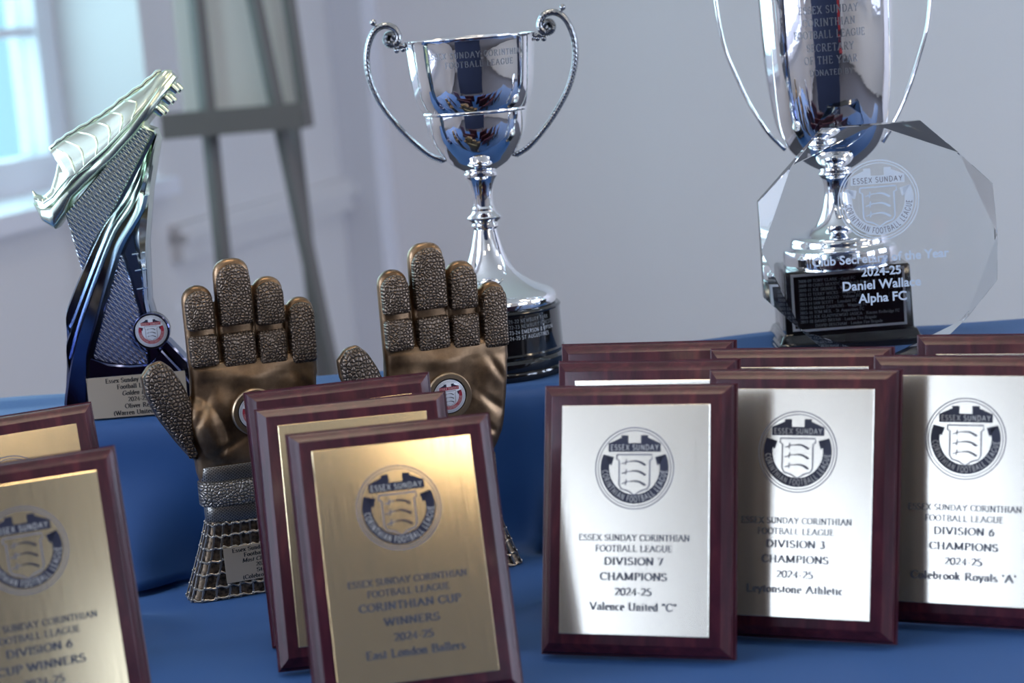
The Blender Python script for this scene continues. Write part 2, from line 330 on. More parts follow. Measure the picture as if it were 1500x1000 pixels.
gl('5', .56, [[(.48, 1), (.16, 1), (.13, .58)] + arc(.26, .3, .22, .3, 110, -150, 12)])
gl('6', .58, [[(.46, .98), (.2, .75)] + arc(.3, .31, .21, .31, 170, 520, 18)])
gl('7', .56, [[(.08, .84), (.1, .97), (.5, .97), (.22, 0)]])
gl('8', .58, [arc(.29, .76, .18, .24, 0, 360, 14), arc(.29, .26, .22, .26, 0, 360, 16)])
gl('9', .58, [arc(.28, .69, .21, .31, 0, 360, 18), [(.49, .66), (.4, .25), (.12, .02)]])
gl('-', .38, [[(.06, .36), (.32, .36)]]); gl('.', .24, [[(.12, 0), (.12, .1)]]); gl(' ', .34, [])
gl("'", .24, [[(.12, .74), (.12, 1)]]); gl('"', .4, [[(.12, .7), (.12, 1)], [(.28, .7), (.28, 1)]])
gl('(', .34, [arc(.34, .4, .22, .62, 125, 235, 8)]); gl(')', .34, [arc(0, .4, .22, .62, 55, -55, 8)]); gl('&', .8, [arc(.36, .78, .16, .22, 0, 360, 12), [(.24, .64), (.7, 0)], arc(.34, .24, .24, .26, 100, 350, 10)])
def serif_pen(a): return .085 + .095 * abs(sin(a - radians(12)))
def sans_pen(a): return .13
def text_flat(txt, serif=True, italic=0, bold=1.0, track=.03, smallcaps=False):
    f = Flat(); x = 0
    for ch in txt:
        w, st, se = G.get(ch, G[' '])
        def tr(p): return (x + p[0] + italic * p[1], p[1])
        for s_ in st: f.stroke([tr(p) for p in s_], (lambda a: serif_pen(a) * bold) if serif else (lambda a: .13 * bold))
        if serif:
            for q in se:
                if q[0] == 'v': f.stroke([tr((q[1], q[2] - .09)), tr((q[1], q[2] + .09))], lambda a: .075)
                else:
                    hw = q[2] if len(q) > 2 else .12
                    f.stroke([tr((q[0] - hw, q[1])), tr((q[0] + hw, q[1]))], lambda a: .085)
        x += w + track
    return f, x - track
def put(flat, txt, cx, cz, h, width=None, mi=0, layer=0, serif=True, align='c', **kw):
    f, w = text_flat(txt, serif, **kw); sx = (width / w) if width else h
    x0 = cx - (w * sx / 2 if align == 'c' else 0)
    flat.add(f, lambda v: (x0 + v[0] * sx, -layer, cz + (v[2] - .5) * h), mi)

# ---- the league crest, radius 1; colour slots: 0 ring, 1 ribbon, 2 tails, 3 lettering, 4 sword, 5 hilt/shield
def crest_flat(ringw=.028, letters=True, tails=2, e=1.0):
    f = Flat()
    f.ring(0, 0, 1 - ringw, 1, mi=0, n=80, layer=0); f.ring(0, 0, .905, .905 + ringw * .8, mi=0, n=80, layer=0)
    f.ring(0, 0, .64, .86, 157, 383, 1, 1 * e, 90)
    f.poly([(-.66, .40), (.66, .40), (.66, .61), (-.66, .61)], 1, 1 * e)
    for sg in (-1, 1):
        f.poly([(sg * x, z) for x, z in ((.64, .61), (.33, .745), (.35, .80), (.16, .80), (.16, .61))], tails, 1 * e)
        f.poly([(sg * x, z) for x, z in ((.80, .34), (.52, .27), (.58, .06), (.64, .11), (.70, .22))], tails, 1 * e)
    sh = [(-.44, .33), (.44, .33), (.45, .22), (.385, .19), (.385, -.40), (.33, -.50), (.16, -.55), (0, -.65), (-.16, -.55), (-.33, -.50), (-.385, -.40), (-.385, .19), (-.45, .22), (-.44, .33)]
    f.stroke(sh, lambda a: .035, 5, 1.5 * e)
    for z in (.14, -.10, -.345):
        up = [(-.10 + .38 * k / 10, z + .03 + .035 * sin(pi * k / 10) - .07 * (k / 10) ** 2) for k in range(11)]
        f.stroke([(-.32, z - .03), (-.2, z + .01), (-.10, z + .03)], lambda a: .025, 5, 1.5 * e)
        f.stroke([(-.22, z - .06), (-.2, z + .08)], lambda a: .03, 5, 1.5 * e)
        lo = [(p[0], p[1] - .02 - .05 * (k / 10)) for k, p in enumerate(up)]
        f.poly(up + [(.30, z - .06), (.255, z - .085)] + lo[::-1][1:], 4, 1.5 * e)
    if letters:
        put(f, 'ESSEX SUNDAY', 0, .505, .125, 1.22, 3, 2 * e, False, bold=1.1, track=.12)
        txt = 'CORINTHIAN FOOTBALL LEAGUE'; ws_ = [G[c][0] + .14 for c in txt]; tot = sum(ws_); a = 176; span = 188 - 0
        a0, a1 = 183, 357; pos = 0
        for c, w in zip(txt, ws_):
            ang = radians(a0 + (a1 - a0) * (pos + w / 2) / tot); pos += w
            g_, gw = text_flat(c, False, bold=1.1)
            def fm(v, ang=ang, gw=gw):
                u = (v[0] - gw / 2) * .105; r = .75 - (v[2] - .5) * .135
                return (r * cos(ang) - u * sin(ang), -2 * e, r * sin(ang) + u * cos(ang))
            f.add(g_, fm, 3)
    return f

# ================================================================== THE ROOM
def rbox(mb, s0, s1, t0, t1, z0, z1, mi=0): mb.box(s0, s1, t0, t1, z0, z1, mi, lambda p: rm(*p))
def struct(name, mb, mats, smooth=None): return tag(mb.build(name, mats, None, smooth), kind='structure')
b = MB(); rbox(b, -.4, RS + .4, RT - .2, .2, -.1, 0); struct('floor', b, m_floor)
b = MB(); rbox(b, -.4, RS + .4, RT - .2, .2, RH, RH + .1); struct('ceiling', b, m_ceil)
b = MB(); rbox(b, 0, RS, 0, .2, 0, RH); struct('wall_back', b, m_wall)
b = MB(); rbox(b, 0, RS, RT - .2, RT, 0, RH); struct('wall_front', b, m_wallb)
def wall_with(name, s0, s1, wins, m):
    b = MB(); edges = [RT] + [v for w in wins for v in w] + [0]
    rbox(b, s0, s1, RT, 0, 0, WZ[0]); rbox(b, s0, s1, RT, 0, WZ[1], RH)
    for i in range(0, len(edges), 2): rbox(b, s0, s1, edges[i], edges[i + 1], WZ[0], WZ[1])
    struct(name, b, m)
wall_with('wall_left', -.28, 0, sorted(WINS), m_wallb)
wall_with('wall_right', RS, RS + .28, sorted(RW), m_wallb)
b = MB(); rbox(b, 0, RS, -.03, 0, 0, .14); struct('baseboard_back', b, m_white)
b = MB(); rbox(b, 0, .03, RT, -.03, 0, .14); struct('baseboard_left', b, m_white)
b = MB(); rbox(b, 0, .03, -1.10, -.03, .76, .84); rbox(b, 0, .045, -1.10, -.03, .80, .82); struct('trim_1', b, m_wallb)      # dado rail beside the window
b = MB(); rbox(b, .0, .10, -.10, 0, .14, RH); struct('trim_2', b, m_white)                                               # boxed corner pipe
def window(i, s_in, sgn, a, b_):
    f = MB(); sf = s_in - sgn * .22 if False else s_in
    o0, o1 = sorted((sf - sgn * .27, sf - sgn * .20))
    z0, z1 = WZ; w = .075
    rbox(f, o0, o1, a, a + w, z0, z1); rbox(f, o0, o1, b_ - w, b_, z0, z1); rbox(f, o0, o1, a + w, b_ - w, z0, z0 + w); rbox(f, o0, o1, a + w, b_ - w, z1 - w, z1)
    c = (a + b_) / 2; rbox(f, o0, o1, c - .04, c + .04, z0 + w, z1 - w)
    rbox(f, o0 + .01, o1 - .01, a + w, b_ - w, 1.262, 1.282)
    fr = struct('window_%d' % i, f, m_white)
    g = MB(); m0 = (o0 + o1) / 2; rbox(g, m0 - .003, m0 + .003, a + w, c - .04, z0 + w, z1 - w); pane = g.build('pane', m_tint if i == 1 else m_glass, fr, None)
    g = MB(); rbox(g, m0 - .003, m0 + .003, c + .04, b_ - w, z0 + w, z1 - w); g.build('pane', m_tint if i == 1 else m_glass, fr, None)
    q = MB(); q0, q1 = sorted((sf - sgn * .21, sf + sgn * .04)); rbox(q, q0, q1, a - .03, b_ + .03, z0 - .030, z0 + .006); q.build('window_sill', m_white, fr, None)
n_w = 1
for (a, b_) in WINS: window(n_w, 0, 1, a, b_); n_w += 1
for (a, b_) in RW: window(n_w, RS, -1, a, b_); n_w += 1

# ceiling lights (they mirror in the silver)
for (s, t) in ((3.43, -6.46), (5.3, -6.5), (1.3, -6.5), (3.35, -3.3), (5.3, -3.3), (1.3, -3.3)):
    c = rm(s, t, RH); L = thing('ceiling_light', 'square warm ceiling light panel overhead', 'ceiling light', c, (0, 0, RYAW), 'ceiling lights out of the frame')
    b = MB(); b.box(-.3, .3, -.3, .3, -.03, 0); b.build('housing', m_white, L, None)
    b = MB(); b.box(-.22, .22, -.22, .22, -.036, -.0305); b.build('diffuser', m_lampem, L, None)

# unseen curtain added for a dark reflection in the cups; red chairs mirrored too
cu = MB(); P0 = []
for k in range(121):
    s = 1.0 + 4.4 * k / 120; P0.append((s, RT + .14 + .05 * sin(k * .9)))
rings = [[rm(s, t, .05), rm(s, t, 2.5)] for s, t in P0] ; V = [p for r in rings for p in r]
Vb = [(Vector(p) - E2 * .006) for p in V]; F = []; n = len(V)
for k in range(120): a = 2 * k; F += [(a, a + 1, a + 3, a + 2), (n + a, n + a + 2, n + a + 3, n + a + 1)]
cu.add(V + Vb, F); tag(cu.build('curtain', m_curtain, None, 60, fix=False), 'floor-length navy curtain added on the unseen wall as a dark reflection for the cups', 'curtain')
def chair(loc, rz):
    c = thing('stacking_chair', 'red-seated steel chair standing in the room behind the photographer', 'chair', loc, (0, 0, rz), 'red chairs behind the photographer')
    b = MB(); b.box(-.21, .21, -.21, .21, .43, .48); b.build('seat', m_redseat, c, 35)
    b = MB(); b.box(-.20, .20, .19, .22, .60, .88); b.build('backrest', m_redseat, c, 35)
    for x, y in ((-.2, -.2), (.2, -.2)): b = MB(); b.tube([(x, y, 0), (x, y, .45)], .011); b.build('leg', m_steel, c, 35)
    for x in (-.19, .19): b = MB(); b.tube([(x, .25, 0), (x, .21, .5), (x, .205, .86)], .011); b.build('leg', m_steel, c, 35)
for i in range(5): chair(rm(1.4 + .75 * i, -7.6), RYAW + pi + random.uniform(-.2, .2))

# the flip-chart easel, far behind the table
ez = thing('flipchart_easel', 'blurred grey easel stand with a pale sheet near the far wall', 'easel', (-.50, 3.95, 0))
def ez_bar(name, a, b, r, m=m_easel): q = MB(); q.tube([a, b], r, 4, flat=.7); return q.build(name, m, ez, 30)
ez_bar('leg', (-.035, 0, 0), (-.037, 0, 1.95), .016)
ez_bar('leg', (.216, .0, 0), (.0, -.01, 1.95), .015)
ez_bar('leg', (.10, .42, 0), (.10, .06, 1.9), .014)
ez_bar('upright', (.148, .0, 1.05), (.105, .0, 1.9), .013)
b = MB(); b.box(-.115, .15, -.07, .0, 1.052, 1.086); b.box(-.115, .15, -.075, -.065, 1.052, 1.10); b.build('ledge', m_easel, ez, 30)
b = MB(); b.box(-.085, .13, .022, .034, 1.088, 1.86); b.build('backing_sheet', m_pad, ez, 30)

# unseen board added in the photographer's place, mirrored as a dark stripe in the cups
db = thing('reflection_board', 'unseen navy board added as the dark reflection of the photographer in the cups', 'board', (-.235, -.30, 0), (0, 0, 0))
b = MB(); b.box(-.915, .915, -.015, .015, .12, 1.93); b.build('panel', m_board, db, None)
for sx in (-.8, .8): b = MB(); b.box(sx - .02, sx + .02, -.25, .25, 0, .12); b.build('foot', m_steel, db, None)

# ================================================================== THE TABLE AND ITS CLOTH
tb = thing('folding_table', 'long table wholly covered by the blue cloth, under all the trophies', 'table', (0.05, 1.63, 0))
b = MB(); b.box(-1.15, 1.15, -.44, .42, T - .034, T - .006); b.build('tabletop', m_easel, tb, 35)
for sx in (-1, 1):
    for sy in (-1, 1): b = MB(); b.tube([(sx * 1.0, sy * .34, 0), (sx * 1.0, sy * .34, T - .034)], .016); b.build('leg', m_steel, tb, 35)
rb = MB(); rb.box(-1.02, 1.10, 1.874, 2.03, T + .0005, T + .138)
tag(rb.build('riser_box', m_easel, None, 35), 'long low box under the cloth that lifts the rear row of trophies', 'box')
def smooth_step(a, b, x): x = min(1, max(0, (x - a) / (b - a))); return x * x * (3 - 2 * x)
def cloth():
    prof = [(1.165, -.62), (1.16, -.45), (1.162, -.25), (1.165, -.08), (1.17, -.03), (1.18, -.01), (1.20, 0)]
    y = 1.22
    while y < 1.835: prof.append((y, 0)); y += .0125
    prof += [(1.846, .0015), (1.856, .006), (1.862, .014), (1.864, .03)]
    prof += [(1.8645, z) for z in (.045, .06, .075, .09, .105, .12)] + [(1.865, .132), (1.867, .141), (1.871, .147), (1.878, .15)]
    y = 1.89
    while y < 2.03: prof.append((y, .15)); y += .0125
    prof += [(2.035, .149), (2.041, .146), (2.045, .138), (2.047, .12), (2.05, .06), (2.055, 0), (2.06, -.2), (2.06, -.62)]
    nx = 300; x0, x1 = -1.12, 1.22; V = []; F = []
    from mathutils import noise
    for (y, z) in prof:
        for i in range(nx + 1):
            x = x0 + (x1 - x0) * i / nx; yy, zz = y, z
            n1 = noise.noise(Vector((x * 3, y * 6, 3.1))); n2 = noise.noise(Vector((x * 9, y * 14, 7.7)))
            if z < -.02: yy += (.028 * sin(x * 21 + 1.5 * n1) + .01 * n2) * (-z / .62) * (-1 if y < 1.5 else 1)
            elif y < 1.85 and z < .002:
                zz += max(0, .0022 * n2 + .004 * n1) * smooth_step(1.2, 1.3, y)
                zz += .016 * math.exp(-((y - 1.70 - .12 * (x + .35)) / .035) ** 2) * smooth_step(-.27, -.36, x)   # fold at left
                zz += .007 * math.exp(-((y - 1.66 - .25 * (x - .0)) / .02) ** 2) * math.exp(-((x - .012) / .03) ** 2)
            elif z <= .149 and y < 1.88:
                k = sin(pi * min(1, max(0, z / .15)))
                yy -= k * (.003 + .006 * noise.noise(Vector((x * 13 + z * 5, 2.2, z * 3))))
                # the drape kicks forward at the left end
                yy -= .05 * smooth_step(-.285, -.36, x) * (1 - smooth_step(0, .11, z))
                yy -= .03 * math.exp(-((x - .03) / .02) ** 2) * (1 - smooth_step(0, .09, z))
            elif y >= 1.99 and z > .1:
                zz += .008 * math.exp(-((x - .27) / .12) ** 2) + .004 * math.exp(-((x + .50) / .1) ** 2)
            V.append((x, yy, T + zz))
    m = nx + 1
    for j in range(len(prof) - 1):
        for i in range(nx): F.append((j * m + i, j * m + i + 1, (j + 1) * m + i + 1, (j + 1) * m + i))
    me = mesh('tablecloth', V, F, None, 180, False)
    o = link('tablecloth', me, m_cloth)
    md = o.modifiers.new('thick', 'SOLIDIFY'); md.thickness = .0012; md.offset = -1
    return tag(o, 'royal blue tablecloth draped over the table and the raised rear step', 'tablecloth')
cloth()

# ================================================================== PLAQUES
PW, PH, PT = .1524, .2065, .016
def rect_ring(w, h, ins, y, n=0):
    x = w / 2 - ins; return [(-x, y, ins), (x, y, ins), (x, y, h - ins), (-x, y, h - ins)]
b = MB(); b.loft([rect_ring(PW, PH, i, -d) for i, d in ((.0006, 0), (0, .0006), (0, .0062), (.0012, .0066), (.0014, .0085), (.0022, .0102), (.0036, .0112), (.0044, .0116), (.0085, .0156), (.0094, .016))])
board_me = mesh('board', b.V, b.F, None, 25)
b = MB(); pw, ph = .1171, .1737
b.loft([rect_ring(pw, ph, i, -d) for i, d in ((0, 0), (0, .0007), (.0003, .0010))]); plate_me = mesh('plate', b.V, b.F, None, None)
plate_gold = plate_me; plate_gold_refl = plate_me.copy()
crest_me = None
crestF = crest_flat()
CR = .0312
def plaque(key, x, y, yaw, tilt, lines, label, group, gold=False, spread=.035):
    r = thing('award_plaque', label, 'plaque', (x, y, T + .0015), (-radians(tilt), 0, radians(yaw)), group)
    link('wooden_board', board_me, m_wood, r)
    pl = link('engraved_plate', plate_gold if gold else plate_gold_refl, m_gold if gold else m_gold_refl, r, (0, -PT, (PH - ph) / 2))
    f = Flat(); f.add(crestF, lambda v: (v[0] * CR, v[1] * .00004, v[2] * CR))
    f.build('crest', [m_inklt, m_navy, m_navy, m_cream, m_navy, m_inklt], pl, (0, -.00108, ph * (1 - .277)))
    f = Flat()
    spec = [('ESSEX SUNDAY CORINTHIAN', .579, .0046, .745), ('FOOTBALL LEAGUE', .626, .0046, .516)] + lines
    for t_, v, h, w in spec: put(f, t_, 0, ph * (1 - v), h, pw * w, 0, 0, True, bold=1.15 if h > .005 else 1.0)
    f.build('lettering', [m_ink], pl, (0, -.00112, 0))
    # strut leg behind
    tr = radians(tilt); a = (0, -.002, .125); foot = Vector((0, sin(-tr) * 0, 0))
    zb = .125 * cos(tr); yb = .125 * sin(tr); fy, fz = yb + spread, .004          # foot on the table, in unrotated axes
    lx = Vector((0, fy * cos(tr) - fz * sin(tr), fy * sin(tr) + fz * cos(tr)))
    q = MB(); rings = []
    for wdt, p in ((.011, Vector((0, .0015, .125))), (.017, lx)): rings.append([p + Vector(v) for v in ((-wdt, 0, 0), (wdt, 0, 0), (wdt, .003, .0006), (-wdt, .003, .0006))])
    q.loft(rings); q.build('strut', m_black, r, 30)
    return r
def L3(a, wa, b_, wb, c, wc): return [(a, .681, .0054, wa), (b_, .747, .0054, wb), ('2024-25', .813, .0054, .247), (c, .877, .0056, wc)]
gR = 'mahogany plaques at the right'; gL = 'mahogany plaques at the left'
plaque('d7', .0765, 1.5193, -20.3, 16.3, L3('DIVISION 7', .397, 'CHAMPIONS', .45, 'Valence United "C"', .585), 'mahogany plaque with pale plate reading DIVISION 7 CHAMPIONS, Valence United "C"', gR)
plaque('d3', .2003, 1.5306, -25.0, 16.4, L3('DIVISION 3', .397, 'CHAMPIONS', .45, 'Leytonstone Athletic', .65), 'mahogany plaque with pale plate reading DIVISION 3 CHAMPIONS, Leytonstone Athletic', gR)
plaque('d6', .3290, 1.5300, -27.0, 14.5, L3('DIVISION 6', .397, 'CHAMPIONS', .45, "Colebrook Royals 'A'", .69), "mahogany plaque with pale plate reading DIVISION 6 CHAMPIONS, Colebrook Royals 'A'", gR)
plaque('a', .0947, 1.6213, -22, 11.3, [], 'mahogany plaque just behind the Valence United one, only its top edge showing', gR)
plaque('b', .103, 1.7085, -19, 11.5, [], 'rearmost mahogany plaque in the file behind the Valence United one', gR)
plaque('c', .2153, 1.6231, -23.4, 14.0, [], 'mahogany plaque just behind the Leytonstone Athletic one and mostly hidden', gR)
plaque('d', .3835, 1.6065, -24, 12.6, [], 'mahogany plaque behind the Colebrook Royals one, cut by the right edge', gR)
plaque('cc', -.0877, 1.4514, 8.0, 20.3, L3('CORINTHIAN CUP', .636, 'WINNERS', .346, 'East London Ballers', .617), 'mahogany plaque with gold plate reading CORINTHIAN CUP WINNERS, East London Ballers', gL, True)
plaque('cc2', -.1249, 1.5600, 6.0, 20.5, [], 'middle mahogany plaque in the file of three behind the CORINTHIAN CUP plate', gL, True, .004)
plaque('cc3', -.1377, 1.6335, 10.7, 12.6, [], 'rearmost mahogany plaque of the file of three in front of the gloves', gL, True)
plaque('l1', -.3496, 1.4187, 21.2, 13.5, L3('DIVISION 6', .397, 'CUP WINNERS', .53, 'League Cup', .3)[:3], 'mahogany plaque with gold plate reading DIVISION 6 CUP WINNERS, at the left edge', gL, True)
plaque('l2', -.3973, 1.6074, 25.7, 13.7, [], 'mahogany plaque with gold plate directly behind the CUP WINNERS plaque at the left edge', gL, True)

# ================================================================== GOALKEEPER GLOVE TROPHIES
mm = .001
def resample(P, n):
    P = [Vector(p) for p in P]; Q = P + [P[0]]; L = [0]
    for a, b_ in zip(Q, Q[1:]): L.append(L[-1] + (b_ - a).length)
    out = []
    for k in range(n):
        d = L[-1] * k / n; i = max(j for j in range(len(P)) if L[j] <= d + 1e-9); s = (d - L[i]) / max(1e-9, L[i + 1] - L[i]); out.append(Q[i].lerp(Q[i + 1], s))
    return out
def outline(x0, x1, z0, z1, rt, rb_, lean=0):
    P = []
    for cx, cz, r, a in ((x1 - rb_, z0 + rb_, rb_, -90), (x1 - rt, z1 - rt, rt, 0), (x0 + rt, z1 - rt, rt, 90), (x0 + rb_, z0 + rb_, rb_, 180)):
        for k in range(7): q = radians(a + 90 * k / 6); P.append(Vector((cx + r * cos(q), cz + r * sin(q))))
    zc = (z0 + z1) / 2
    return [Vector((p.x + lean * (p.y - zc), p.y)) for p in P]
def offset(P, d):
    n = len(P); out = []
    for i in range(n):
        t_ = (P[(i + 1) % n] - P[i - 1]).normalized(); out.append(P[i] + Vector((-t_.y, t_.x)) * d)
    return out
def pillow(mb, P, yfront, yback, r, n=56, crown=1.5, rback=None):
    """rounded cushion with the plan P (x,z, counter-clockwise); front face at yfront"""
    P = resample(P, n); c = sum(P, Vector((0, 0))) / n; rings = []
    def lay(Q, y): rings.append([(q.x, y, q.y) for q in Q])
    if rback:
        Q = offset(P, rback); lay([c + (q - c) * .5 for q in Q], yback)
        for k in range(0, 4): a = pi / 2 * k / 3; lay(offset(P, rback * (1 - sin(a))), yback - rback * (1 - cos(a)))
    else: lay(P, yback)
    for k in range(0, 6): a = pi / 2 * k / 5; lay(offset(P, r * (1 - cos(a))), yfront + crown + r - r * sin(a))
    Q = offset(P, r)
    for s_, h in ((.75, .45), (.5, .75), (.25, .94), (.08, 1)): lay([c + (q - c) * s_ for q in Q], yfront + crown * (1 - h))
    mb.loft([[(x * mm, y * mm, z * mm) for x, y, z in R] for R in rings])
YC = 20
FING = [  # x0, x1, z0, z1, lean, pad splits
    (-42.5, -15.5, 200, 277, .0, [(206, 234), (238.5, 274)]),
    (-13.5, 18.5, 198, 297, .015, [(203, 233), (239, 294)]),
    (18.5, 46.5, 198, 277.5, .03, [(201, 231), (235.5, 274.5)]),
    (47.0, 73.0, 196, 256, .03, [(198, 253)]) ]
thumb = [(-46, 124), (-44, 150), (-43.5, 176), (-50, 194), (-57.5, 208), (-66, 215.5), (-77, 213.5), (-85, 204), (-84, 189), (-75, 166), (-62, 144), (-52, 129)]
def glove_meshes():
    b = MB()
    for x0, x1, z0, z1, ln, _ in FING: pillow(b, outline(x0, x1, z0 - 14, z1, min(12.8, (x1 - x0) / 2 - .3), 5, ln), YC - 8, YC + 9, 6, rback=7)
    pillow(b, [Vector(p) for p in thumb], YC - 8, YC + 8, 6, rback=6)
    # palm
    prof = [(96, -41, 49, 13), (104, -43, 50, 14), (112, -45, 55, 15), (122, -45.5, 60, 17), (136, -46, 64, 17.5), (155, -46, 67, 17), (175, -43.5, 69.5, 16), (195, -42.5, 71.5, 14.5), (203, -41.5, 71, 13), (208, -39, 68, 10)]
    b.loft([[(x * mm, y * mm, z * mm) for x, y, z in sell((a + c) / 2, YC + 1, (c - a) / 2, d, z_, 56, 3.2)] for z_, a, c, d in prof])
    # muscle at the root of the thumb
    r_ = []
    for k in range(13):
        q = pi * k / 12; r_.append([((-30 + 17 * sin(q) * cos(u) + 8 * cos(q)) * mm, (YC - 6 + 13 * sin(q) * sin(u)) * mm, (146 - 34 * cos(q)) * mm) for u in [2 * pi * j / 20 for j in range(20)]])
    b.loft(r_)
    o = b.build('tmp', m_bronze); md = o.modifiers.new('r', 'REMESH'); md.mode = 'VOXEL'; md.voxel_size = .0013; md.use_smooth_shade = True
    m2 = o.modifiers.new('s', 'SMOOTH'); m2.factor = .5; m2.iterations = 3
    dg = bpy.context.evaluated_depsgraph_get(); me = bpy.data.meshes.new_from_object(o.evaluated_get(dg)); bpy.data.objects.remove(o)
    me.name = 'glove_body'
    from mathutils import noise
    for v in me.vertices:
        z = v.co.z / mm
        if 100 < z < 205 and v.co.y < YC * mm:
            a = noise.noise(Vector((v.co.x * 45, 1, v.co.z * 38))); k = smooth_step(100, 125, z) * (1 - smooth_step(190, 204, z))
            v.co.y += k * .0026 * a
            for (cx, cz, dx, dz, w) in ((-38, 165, .5, .86, 3.0), (-20, 132, .9, .43, 3.5), (50, 150, .75, -.66, 4), (44, 128, .8, -.6, 3.5), (58, 178, .5, -.86, 4)):
                x_ = v.co.x / mm - cx; z_ = z - cz; p = x_ * dz - z_ * dx; q = x_ * dx + z_ * dz
                v.co.y += k * .0018 * math.exp(-(p / w) ** 2 - (q / 16) ** 2)
    me.materials.clear(); me.materials.append(m_bronze); me.shade_smooth(); me.update()
    out = {'glove_body': (me, m_bronze)}
    pads = []
    for x0, x1, z0, z1, ln, sp_ in FING:
        zc = (z0 + z1) / 2
        for i, (a, c) in enumerate(sp_):
            top = c > z1 - 6; b = MB(); d = 1.3; xx = ln * ((a + c) / 2 - (z0 - 14 + z1) / 2)
            rt = (x1 - x0) / 2 - d - .3 if top else 3.2
            pillow(b, outline(x0 + d + xx, x1 - d + xx, a, c - (1.2 if top else 0), rt, 3.2, ln), YC - 15, YC - 4, 4.2, crown=1.8)
            pads.append((mesh('finger_pad', b.V, b.F, None, 60), m_pebble))
    b = MB(); P = resample([Vector(p) for p in thumb], 60); P = offset(P, .9); pillow(b, P, YC - 15, YC - 5, 6, 64, 2.5); tp = mesh('thumb_pad', b.V, b.F, None, 60)
    wr = []
    for (z0, z1, xa, xb, dy, m_) in ((103.5, 118, -43.0, 50.5, 17.0, m_weave), (82, 104, -45.0, 51.5, 19.0, m_strap), (67.5, 82.5, -41.5, 48.5, 17.0, m_weave)):
        b = MB(); R = []
        for e_, z_ in ((2.5, z0), (.6, z0 + .4), (0, z0 + 1.2), (0, (z0 + z1) / 2), (0, z1 - 1.2), (.6, z1 - .4), (2.5, z1)):
            R.append([(x * mm, y * mm, zz * mm) for x, y, zz in sell((xa + xb) / 2, YC, (xb - xa) / 2 - e_, dy - e_, z_, 64, 3.0)])
        b.loft(R); wr.append((mesh('wrist_band', b.V, b.F, None, 40), m_))
    # skirt: cone under a net
    def sk(z):  # z mm -> half widths and centre
        t_ = 1 - z / 69; t2 = t_ ** 1.12
        return (-40 + (-24.3) * t2, 43 + 23.5 * t2, (YC - 15) - (YC - 15 - .3) * t2, (YC + 15) + 6 * t2)
    def skring(z, e_=0, n_=64):
        a, c, f_, k = sk(z); return [(x * mm, y * mm, zz * mm) for x, y, zz in sell((a + c) / 2, (f_ + k) / 2, (c - a) / 2 - e_, (k - f_) / 2 - e_, z, n_, 5.0)]
    b = MB(); b.loft([skring(z, 1.2) for z in (0, 10, 20, 30, 40, 50, 60, 69)]); cone = mesh('net_skirt_core', b.V, b.F, None, 60)
    b = MB(); NC = 28
    from mathutils import noise
    def skp(u, z):   # u 0..1 around, arclength-like
        R = SKR[min(len(SKR) - 1, max(0, int(round(z))))]; q = (u % 1) * len(R); i = int(q); s_ = q - i; a, c = Vector(R[i % len(R)]), Vector(R[(i + 1) % len(R)]); return a.lerp(c, s_)
    SKR = []
    for z in range(0, 70):
        R = [Vector(p) for p in skring(z, -.3, 240)]; L = [0]
        for i in range(len(R)): L.append(L[-1] + (R[(i + 1) % len(R)] - R[i]).length)
        N = 200; Q = []
        j = 0
        for k in range(N):
            d = L[-1] * k / N
            while L[j + 1] < d: j += 1
            s_ = (d - L[j]) / (L[j + 1] - L[j]); Q.append(R[j % len(R)].lerp(R[(j + 1) % len(R)], s_))
        SKR.append(Q)
    rows = [1.5, 11.5, 23, 34, 45, 56, 66]
    for k in range(NC):
        for w_ in (0, 1):
            pts = []
            for i in range(41):
                z = 69 * i / 40 * .985 + .3; u = k / NC + .006 * noise.noise(Vector((k * 3.1, z * .06, 0))) + .0016 * sin(z * .57 + w_ * pi)
                pts.append(skp(u, z))
            b.tube(pts, .00075, 5)
    for r0 in rows:
        for w_ in (0, 1):
            pts = []
            for i in range(141):
                u = i / 140; z = r0 + 1.3 * sin(u * NC * 2 * pi) * .6 + 1.4 * noise.noise(Vector((u * 14, r0, 5))) + .45 * sin(u * NC * 2 * pi * 1.5 + w_ * pi)
                z = min(68.5, max(1.0, z)); pts.append(skp(u, z))
            b.tube(pts, .00075, 5)
    for r0 in rows:
        for k in range(NC):
            c = skp(k / NC, r0); c = Vector(c)
            b.loft([[c + Vector((1.5 * sin(q) * cos(u), 1.2 * sin(q) * sin(u), 1.5 * cos(q))) * mm for u in [2 * pi * j / 6 for j in range(6)]] for q in (.3, 1.1, 2.0, 2.85)])
    net = mesh('net', b.V, b.F, None, 60)
    return out, pads, tp, wr, cone, net
GM = glove_meshes()
med_crest = crest_flat(.02)
def medallion(parent, loc, R, ring_mat, thick, ringw, rot=(0, 0, 0)):
    """disc facing -y"""
    b = MB(); N = 64
    def rg(r, y): return [(r * cos(2 * pi * j / N), y, r * sin(2 * pi * j / N)) for j in range(N)]
    b.loft([rg(R * .96, thick), rg(R, thick * .7), rg(R, -.0012), rg(R - .0012, -.0024), rg(R - ringw + .0006, -.0024), rg(R - ringw, -.0012), rg(R - ringw, 0)])
    md = b.build('medallion', ring_mat, parent, 40, loc, rot); R2 = R - ringw
    b = MB(); b.loft([rg(R2 * .998, 0), rg(R2 * .998, -.0010)]); b.build('dark_rim', m_black, md, 40)
    R3 = R2 * .945; b = MB(); b.loft([rg(R3, -.0010), rg(R3, -.0014), rg(R3 - .0003, -.0016)]); b.build('enamel_disc', m_disc, md, 40)
    f = Flat(); s_ = R3 * .93; f.add(med_crest, lambda v: (v[0] * s_, v[1] * .00003, v[2] * s_)); f.build('crest', [m_inklt, m_red, m_navy, m_cream, m_navy, m_inklt], md, (0, -.00166, 0))
    return md
